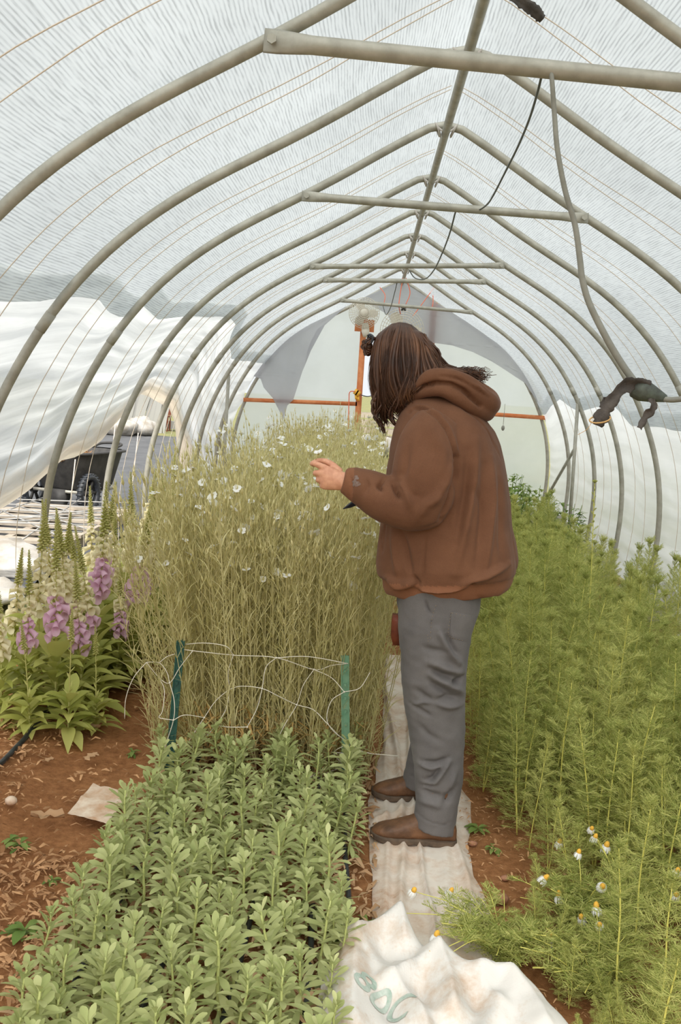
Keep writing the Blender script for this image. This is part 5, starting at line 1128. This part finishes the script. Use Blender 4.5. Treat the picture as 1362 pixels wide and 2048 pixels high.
c_ = gy(950, 800, 3.40); Rm = np.array(Matrix.Rotation(R(33), 3, 'Y')); hm.ball(c_+np.array([-.03, 0, -.004]), (.095, .13, .040), 22, 14, rot=Rm)
V, N, Fs = remesh(hm, .0055, 5)
D = .003*vnoise(V, (14, 14, 9), 3)+crease(V, N, [(832, 783), (848, 772), (871, 766), (900, 768), (925, 780), (947, 800), (962, 812)], 3.25, -.007, .006, taper=False)+crease(V, N, [(880, 752), (915, 757), (950, 776), (978, 795)], 3.25, -.005, .006)+crease(V, N, [(930, 765), (955, 775), (975, 790)], 3.25, .004, .008)
finish('hood', V+N*D[:, None], Fs, M['hoodie'], hoodie)

# ---- work trousers
jn = MB()
jl = [(.273, 3.285, .87, .137, .120), (.273, 3.280, .80, .136, .118), (.265, 3.268, .735, .124, .112), (.268, 3.258, .62, .111, .104), (.272, 3.252, .55, .108, .098), (.285, 3.248, .45, .100, .090), (.300, 3.243, .343, .0925, .084), (.310, 3.232, .25, .083, .078), (.313, 3.225, .16, .074, .072), (.311, 3.220, .085, .070, .069), (.311, 3.218, .055, .071, .070)]
def legpart(L_):
    rings = []
    P = np.array(L_); t = np.linspace(0, len(P)-1, 60); I = [np.interp(t, range(len(P)), P[:, k]) for k in range(5)]
    for x, y, z, a, b in zip(*I): rings.append([(x+a*math.copysign(abs(math.cos(k))**.88, math.cos(k)), y+b*math.copysign(abs(math.sin(k))**.88, math.sin(k)), z-.03*math.cos(k)*(1 if z < .3 else 0)*.4) for k in np.arange(32)*2*math.pi/32])
    jn.rings(rings)
legpart(jl); legpart([(x-.030+.05*min(1, max(0, (z-.08)/.25)) if z < .8 else x-.005, (3.46+(3.56-3.46)*min(1, (.87-z)/.6)), z, a*.97, b) for x, y, z, a, b in jl])
jn.rings([torso_ring(z, a, b_, .195, 6, .04, 32) for z, a, b_ in ((.74, .15, .40), (.80, .135, .415), (.86, .138, .414), (.90, .145, .41))])
V, N, Fs = remesh(jn, .0052, 4)
low = np.clip((.85-V[:, 2])/.1, 0, 1)
D = low*(.003*vnoise(V, (9, 9, 16), 2)+.002*vnoise(V, (24, 24, 40), 8))
def zj(x, y): return (740+x/5.238, 1180+y/5.238)     # marks read on the enlarged trousers
def zb(x, y): return (700+x/4.54, 1440+y/4.54)
for pts, a, w_ in (([zj(720, 420), zj(780, 540), zj(870, 690), zj(960, 830)], .011, .014), ([zj(790, 450), zj(850, 600), zj(920, 720)], -.012, .011), ([zj(560, 610), zj(660, 640), zj(780, 650)], -.005, .011), ([zj(600, 760), zj(720, 790), zj(900, 880), zj(990, 900)], .009, .015), ([zj(640, 830), zj(760, 900), zj(900, 920)], -.009, .012), ([zj(640, 900), zj(780, 970), zj(880, 1030), zj(970, 1110)], .011, .014), ([zj(850, 995), zj(920, 985), zj(980, 950)], -.014, .009), ([zj(620, 960), zj(740, 1040), zj(880, 1120)], -.008, .012),
                   ([zj(690, 1170), zj(800, 1130), zj(940, 1150)], -.007, .010), ([zj(460, 1230), zj(560, 1180), zj(640, 1190)], .005, .007), ([zj(430, 1230), zj(560, 1290), zj(640, 1330)], -.005, .008), ([zj(690, 1190), zj(820, 1230), zj(980, 1240)], .007, .012), ([zj(490, 1060), zj(580, 1130), zj(650, 1160)], -.005, .012),
                   ([zb(630, 60), zb(700, 140), zb(830, 200)], -.004, .012), ([zb(660, 400), zb(780, 400), zb(900, 360)], -.008, .010), ([zb(640, 420), zb(740, 440), zb(860, 410)], .008, .010), ([zb(700, 610), zb(770, 570), zb(860, 440), zb(900, 390)], .010, .011), ([zb(690, 560), zb(750, 540), zb(830, 440)], -.010, .010), ([zb(640, 660), zb(720, 680), zb(840, 700)], -.007, .013), ([zb(650, 620), zb(720, 610), zb(780, 590)], -.008, .008), ([zb(860, 780), zb(900, 700), zb(960, 640)], -.007, .014), ([zb(620, 760), zb(740, 760), zb(840, 800)], .006, .014), ([zb(960, 480), zb(930, 560), zb(900, 640)], .005, .014),
                   ([zb(560, 870), zb(700, 920), zb(850, 960), zb(940, 950)], -.002, .003), ([zj(585, 120), zj(600, 190), zj(640, 270)], -.006, .004), ([zj(700, 170), zj(660, 260), zj(640, 380), zj(630, 560)], -.0022, .0025), ([zj(630, 560), zj(600, 700), zj(610, 900), zj(660, 1100)], -.0012, .0025)):
    D += crease(V, N, pts, 3.15, a, w_)
V3 = V+N*D[:, None]; jeans = finish('work_trousers', V3, Fs, M['jeans'], person)
# patch pocket with stitched edge
bvt = BVHTree.FromPolygons([Vector(v) for v in V3], Fs)
def ontro(px, py, off):
    d = ray(px, py); h = bvt.ray_cast(Vector(CP), Vector(d)); p = np.array(h[0]) if h[0] else gy(px, py, 3.2); return p-np.array(d)/np.linalg.norm(d)*off-PO
pk = MB(); G = []
for i in range(15):
    v = i/14; row = []
    for j in range(13):
        u = j/12; xl = 848-10*v+10*max(0, v-.8)*3; xr = 1110-70*v; x = xl+(xr-xl)*u; y = 225+ (290-225)*u*.7+(520-245)*v+20*(1-abs(2*u-1))*max(0, v-.8); ed = min(u, 1-u, v, 1-v); row.append(ontro(*zj(x, y), .0015+.0035*min(1, ed*9)+.001*nz(u*5, v*4)))
    G.append(row)
pk.grid(G); ob = pk.build('back_pocket', M['jeans'], jeans)
M['stitch'] = plain('tan_stitching', (150, 130, 102), .8)
st = MB()
for pts in ([(850, 235), (836, 330), (820, 440), (850, 500), (930, 520), (1030, 535)], [(858, 240), (980, 268), (1105, 288)], [(690, 160), (655, 270), (640, 380), (632, 550)], [(604, 470), (612, 560)]):
    P = catmull([ontro(*zj(x, y), .004) for x, y in pts], 6)
    for k in range(0, len(P)-1, 2): st.tube([P[k], P[k]*.4+P[k+1]*.6], .0007, 4)
st.build('stitching', M['stitch'], jeans)
# reddish leather tool pouch at the front hip, mostly hidden
mb = MB(); c = gy(797, 1258, 3.40); mb.rings([[(x*s_, y*s_*.5, z) for x, y in ((-.02, -.05), (.02, -.05), (.025, .05), (-.022, .05))] for z, s_ in ((-.055, .55), (-.03, .95), (.03, 1.0), (.05, .9))])
o = mb.build('tool_pouch', plain('reddish_leather', (128, 62, 40), .5, (100, 48, 32), 20, .2), person); o.location = tuple(c-PO+np.array([-.004, 0, 0])); o['label'] = 'reddish leather tool pouch'

# ---- boots
def boot(xh, xt, yc, zg, rot=0.0):
    L = xh-xt; bt = MB(); rings = []
    for q, w_, zt in ((0.0, .020, .055), (.03, .030, .085), (.10, .036, .100), (.22, .038, .110), (.34, .036, .112), (.46, .038, .098), (.58, .043, .080), (.70, .047, .066), (.82, .046, .056), (.91, .039, .047), (.97, .026, .038), (1.0, .012, .028)):
        x = xh-L*q; zb_ = .010+(.006 if q > .85 else 0); cz = (zt+zb_)/2; hz = (zt-zb_)/2; rings.append([(x, yc+w_*math.copysign(abs(math.cos(k))**.75, math.cos(k)), cz+hz*math.copysign(abs(math.sin(k))**.8, math.sin(k))) for k in np.arange(24)*2*math.pi/24])
    bt.rings(rings)
    limb(bt, [(xh-.072, yc, .05), (xh-.070, yc, .10), (xh-.072, yc, .15), (xh-.074, yc, .19)], [(.062, .040), (.058, .043), (.056, .045), (.057, .046)], 20)
    V, N, Fs = remesh(bt, .0042, 5); V = V+N*(.0016*vnoise(V, (30, 30, 30), 4)+.0010*vnoise(V, (80, 80, 80), 2))[:, None]
    bx = xt+L*.62
    for k in range(3): d = np.abs(V[:, 0]-(bx+.02*k+.006*np.sin(V[:, 1]*60))); V = V-N*(.0022*np.exp(-(d/.005)**2)*(V[:, 2] > .045))[:, None]
    V[:, 2] += zg; o = finish('boot', V, Fs, M['boot'], person)
    sl = MB(); ns = 60; out = []
    for k in range(ns):
        t = 2*math.pi*k/ns; c = math.cos(t); q = (1-c)/2; w_ = np.interp(q, [0, .06, .2, .35, .5, .7, .85, .95, 1], [.018, .034, .040, .037, .038, .048, .047, .032, .010])+.002; out.append((xh+.004-(L+.008)*q, yc+math.copysign(w_, math.sin(t))))
    rings = [[(x, y, zg+z+(.010*max(0, (xt+.06-x)/.06) if z < .02 else .006*max(0, (xt+.06-x)/.06))+(.003*(k % 3 == 0) if z < .004 else 0)) for k, (x, y) in enumerate(out)] for z in (0.0, .005, .014, .019)]
    sl.rings([[tuple(np.array(p)-PO) for p in r_] for r_ in rings]); so = sl.build('sole', M['sole'], o); so['label'] = 'dark muddy rubber sole'
    # elastic side gusset and pull tab
    bg = BVHTree.FromPolygons([Vector(v) for v in V], Fs); G = []
    for i in range(8):
        v = i/7; row = []
        for j in range(8):
            u = j/7-.5; x = xh-.078+u*(.030+.030*v); z = zg+.075+.10*v; h = bg.ray_cast(Vector((x, yc-.3, z)), Vector((0, 1, 0))); p = np.array(h[0]) if h[0] else np.array([x, yc-.045, z]); row.append(p+np.array([0, -.0012-.0006*(j % 2), 0])-PO)
        G.append(row)
    ge = MB(); ge.grid(G); ge.build('elastic_panel', M['blackmatte'] if False else plain('dark_elastic', (56, 42, 34), .85), o)
    return o
boot(.384, .100, 3.212, .008); boot(.372, .104, 3.560, .010)

# ---- hair
def hairmat():
    t = NT('brown_hair'); ge = t.n('ShaderNodeNewGeometry'); co = t.coords(); n1 = t.noise(9, 3, .5, co)
    m = t.n('ShaderNodeMath', operation='MULTIPLY_ADD', inp={0: (ge, 'Random Per Island'), 1: .26}); m2 = t.n('ShaderNodeMath', operation='MULTIPLY', inp={0: (n1, 'Fac'), 1: .68}); t.l(m2, 0, m, 2)
    r = t.ramp(m, 0, [(.22, lin((46, 29, 21))), (.50, lin((80, 52, 36))), (.72, lin((112, 74, 48))), (.9, lin((140, 98, 66)))])
    b = t.n('ShaderNodeBsdfPrincipled', inp={'Roughness': .42, 'Specular IOR Level': .35}); t.l(r, 'Color', b, 'Base Color'); t.l(b, 0, t.out, 'Surface'); return t.m
M['hair'] = hairmat()
rh = random.Random(77)
GU = [  # guides from face to nape, near side: (px, py, y)
 [(770, 658, 3.40), (752, 676, 3.375), (746, 712, 3.35), (745, 760, 3.345), (750, 805, 3.35), (760, 838, 3.355), (772, 860, 3.36)],
 [(784, 648, 3.40), (768, 672, 3.35), (760, 720, 3.325), (760, 770, 3.325), (768, 810, 3.33), (778, 835, 3.34), (790, 852, 3.345)],
 [(798, 645, 3.40), (790, 672, 3.34), (783, 720, 3.312), (782, 765, 3.31), (790, 800, 3.31), (798, 822, 3.315), (802, 838, 3.32)],
 [(810, 646, 3.40), (812, 676, 3.335), (812, 720, 3.308), (812, 755, 3.30), (810, 785, 3.295), (805, 805, 3.295), (803, 822, 3.30)],
 [(822, 650, 3.40), (838, 682, 3.345), (845, 718, 3.318), (845, 745, 3.300), (838, 765, 3.288), (828, 785, 3.285), (820, 803, 3.29)],
 [(832, 658, 3.40), (855, 690, 3.36), (866, 718, 3.335), (874, 738, 3.31), (872, 750, 3.285), (862, 758, 3.27), (850, 768, 3.265)],
 [(838, 664, 3.40), (862, 696, 3.38), (874, 722, 3.36), (888, 736, 3.345), (908, 742, 3.33), (928, 748, 3.32), (948, 756, 3.315)],
 [(838, 664, 3.41), (864, 698, 3.41), (878, 722, 3.41), (896, 734, 3.40), (918, 740, 3.39), (940, 745, 3.38), (956, 752, 3.37)]]
GW = np.array([[gy(*p) for p in g] for g in GU])
def lock(q, w0, jit, far=False, lift=0.0, cut=1.0, ns=15):
    lift += .006
    i = min(q*(len(GW)-1), len(GW)-1.001); k = int(i); f = i-k; g = GW[k]*(1-f)+GW[k+1]*f
    P = catmull(g, 3); n = len(P); t = np.linspace(0, 1, n); ph = rh.uniform(0, 6.28); cl = round(q*17)/17
    wav = (t**1.1)*.017; side_ = np.array([1.0, 0, .15])
    P = P+np.outer(wav*np.sin(t*9+cl*23+ph*.25), side_)+np.outer((t**1.2)*jit*1.0, np.array([rh.gauss(0, 1), rh.gauss(0, .7), rh.gauss(0, .5)]))+np.outer(np.sin(np.pi*t), np.array([0, -1, 0]))*lift
    if far: P[:, 1] = 6.80-P[:, 1]
    m = max(4, int(n*cut)); P = P[:m]; t = np.linspace(0, 1, m)
    return P, w0*np.clip(np.minimum(.45+t*2.5, 1.0), 0, 1)*np.clip(1.12-t**3, .12, 1)
hr = MB()
# cap close to the scalp
cap = []
hr.ball(hp_(-.014, 0, .018)-PO, (.099, .078, .088), 26, 18, rot=HR)
for n_, far_ in ((430, False), (300, None), (200, True)):
    for k in range(n_):
        q = rh.random() if far_ is not None else rh.uniform(.45, 1.0); P, w_ = lock(q, rh.uniform(.0030, .0068), rh.uniform(.002, .012), bool(far_), rh.uniform(-.006, .010), rh.uniform(.72, 1.0)); hr.tube(P-PO, w_, 5, flat=.55, hint=(1, 0, .3))
for k in range(900):   # fine strands
    q = rh.random(); P, w_ = lock(q, rh.uniform(.0007, .0014), rh.uniform(.004, .020), rh.random() < .2, rh.uniform(-.002, .014), rh.uniform(.6, 1.0)); hr.tube(P-PO, w_, 3, cap=False)
# back of the head, falling to the nape over the hood
for k in range(170):
    yb = rh.uniform(3.33, 3.47); z0 = gy(840, 668, 3.4); P = catmull([np.array([z0[0]-.01+rh.gauss(0, .01), (yb+3.4)/2, z0[2]+.0]), gy(868+rh.gauss(0, 3), 700, yb), gy(882+rh.gauss(0, 4), 728, yb), gy(905+rh.gauss(0, 8), 742+rh.gauss(0, 3), yb), gy(935+rh.gauss(0, 14), 750+rh.gauss(0, 4), yb+rh.gauss(0, .02)), gy(952+rh.gauss(0, 14), 757+rh.gauss(0, 5), yb+rh.gauss(0, .03))], 4)
    t = np.linspace(0, 1, len(P)); P = P+np.outer(.006*t*np.sin(t*22+rh.uniform(0, 6)), (0, .3, 1)); hr.tube(P-PO, np.linspace(.004, .0012, len(P))*rh.uniform(.5, 1.3), 4)
for k in range(70):   # loose frizz over the hood
    c = gy(905+rh.uniform(0, 50), 742+rh.uniform(-6, 10), rh.uniform(3.30, 3.45)); a = rh.uniform(0, 6); P = [c+np.array([.010*s_+.008*math.sin(a+s_*1.4), .004*math.cos(a+s_), .008*math.cos(a+s_*1.7)]) for s_ in range(6)]; hr.tube(np.array(P)-PO, .0009, 3, cap=False)
# curling lock tips in front of the chest
for pts in ([(752, 790), (746, 820), (756, 838), (766, 858), (770, 868)], [(775, 790), (760, 815), (752, 835), (762, 850), (764, 862)], [(790, 800), (782, 825), (786, 842), (797, 850), (801, 846)], [(768, 760), (752, 790), (748, 812), (752, 828)]):
    for k in range(16):
        P = catmull([gy(x+rh.gauss(0, 2.2), y+rh.gauss(0, 2.5), 3.325+rh.gauss(0, .008)) for x, y in pts], 5); hr.tube(P-PO, np.linspace(.0042, .0006, len(P))*rh.uniform(.5, 1.2), 4)
# short tuft held at the brow
c = gy(737, 693, 3.37); hr.ball(c-PO, (.014, .016, .020), 12, 8)
for k in range(110):
    a = rh.uniform(0, 6.28); P = catmull([gy(750, 676, 3.375)+np.array([0, rh.gauss(0, .008), 0]), gy(739, 682, 3.37)+np.array([rh.gauss(0, .004), rh.gauss(0, .01), rh.gauss(0, .004)]), gy(729, 692, 3.37)+np.array([rh.gauss(0, .004), rh.gauss(0, .01), rh.gauss(0, .004)]), gy(735, 705, 3.37)+np.array([rh.gauss(0, .005), rh.gauss(0, .01), rh.gauss(0, .004)]), gy(744, 702, 3.37)+np.array([rh.gauss(0, .004), rh.gauss(0, .008), rh.gauss(0, .004)])], 4); hr.tube(P-PO, np.linspace(.004, .0015, len(P)), 4)
hair = hr.build('hair', M['hair'], person); hair['label'] = 'long loose wavy brown hair'
mb = MB(); c = gy(741, 677, 3.355)
mb.tube(catmull([c-PO+np.array(p) for p in ((-.010, 0, .008), (-.002, -.008, .012), (.008, -.01, .004), (.004, -.006, -.012), (-.004, -.004, -.016))], 5), .0042, 6)
for k in range(4): mb.tube([c-PO+np.array((.004-.003*k, -.006, .008-.006*k)), c-PO+np.array((-.012-.002*k, 0, .002-.006*k))], .002, 5)
o = mb.build('hair_clip', M['black'], person); o['label'] = 'small black hair clip'

# ---- what he holds
mb = MB(); P = catmull([(-.172, 3.199, 1.05), (-.170, 3.20, 1.15), (-.168, 3.202, 1.250), (-.160, 3.19, 1.275), (-.156, 3.185, 1.292)], 5); c = np.array(P[0]); mb.tube(P-c, .0014, 5)
fl = empty('cut_flower', tuple(c), 'cut white flower on a thin stem pinched in the man\'s near hand', 'flower'); mb.build('stem', M['cock'], fl)
f = link('flower_head', FLW[1], fl); f.location = tuple(P[-1]-c); f.rotation_euler = (.35, -.4, .3); f.scale = (.8,)*3
c = np.array([.0, 3.462, 1.125]); o = empty('garden_snips', tuple(c), 'black garden snips in the man\'s hidden hand, tip showing below his sleeve', 'snips'); T = gy(686, 1018, 3.42)-c
for sg in (-1, 1):
    mb = MB(); n_ = np.array([0, .12, .99]); mb.blade([T*.35+n_*sg*.004, T*.65+n_*sg*.003, T], [.007, .006, .001], np.cross(T, n_)*0+n_*1.0); b_ = mb.build('blade', M['black'], o); md = b_.modifiers.new('thickness', 'SOLIDIFY'); md.thickness = .002
    mb = MB(); mb.tube(catmull([T*.36, T*.1+n_*sg*.012, -T*.35+n_*sg*.018, -T*.7+n_*sg*.012], 5), [.004]*15+[.004], 6); mb.build('handle', M['black'], o)
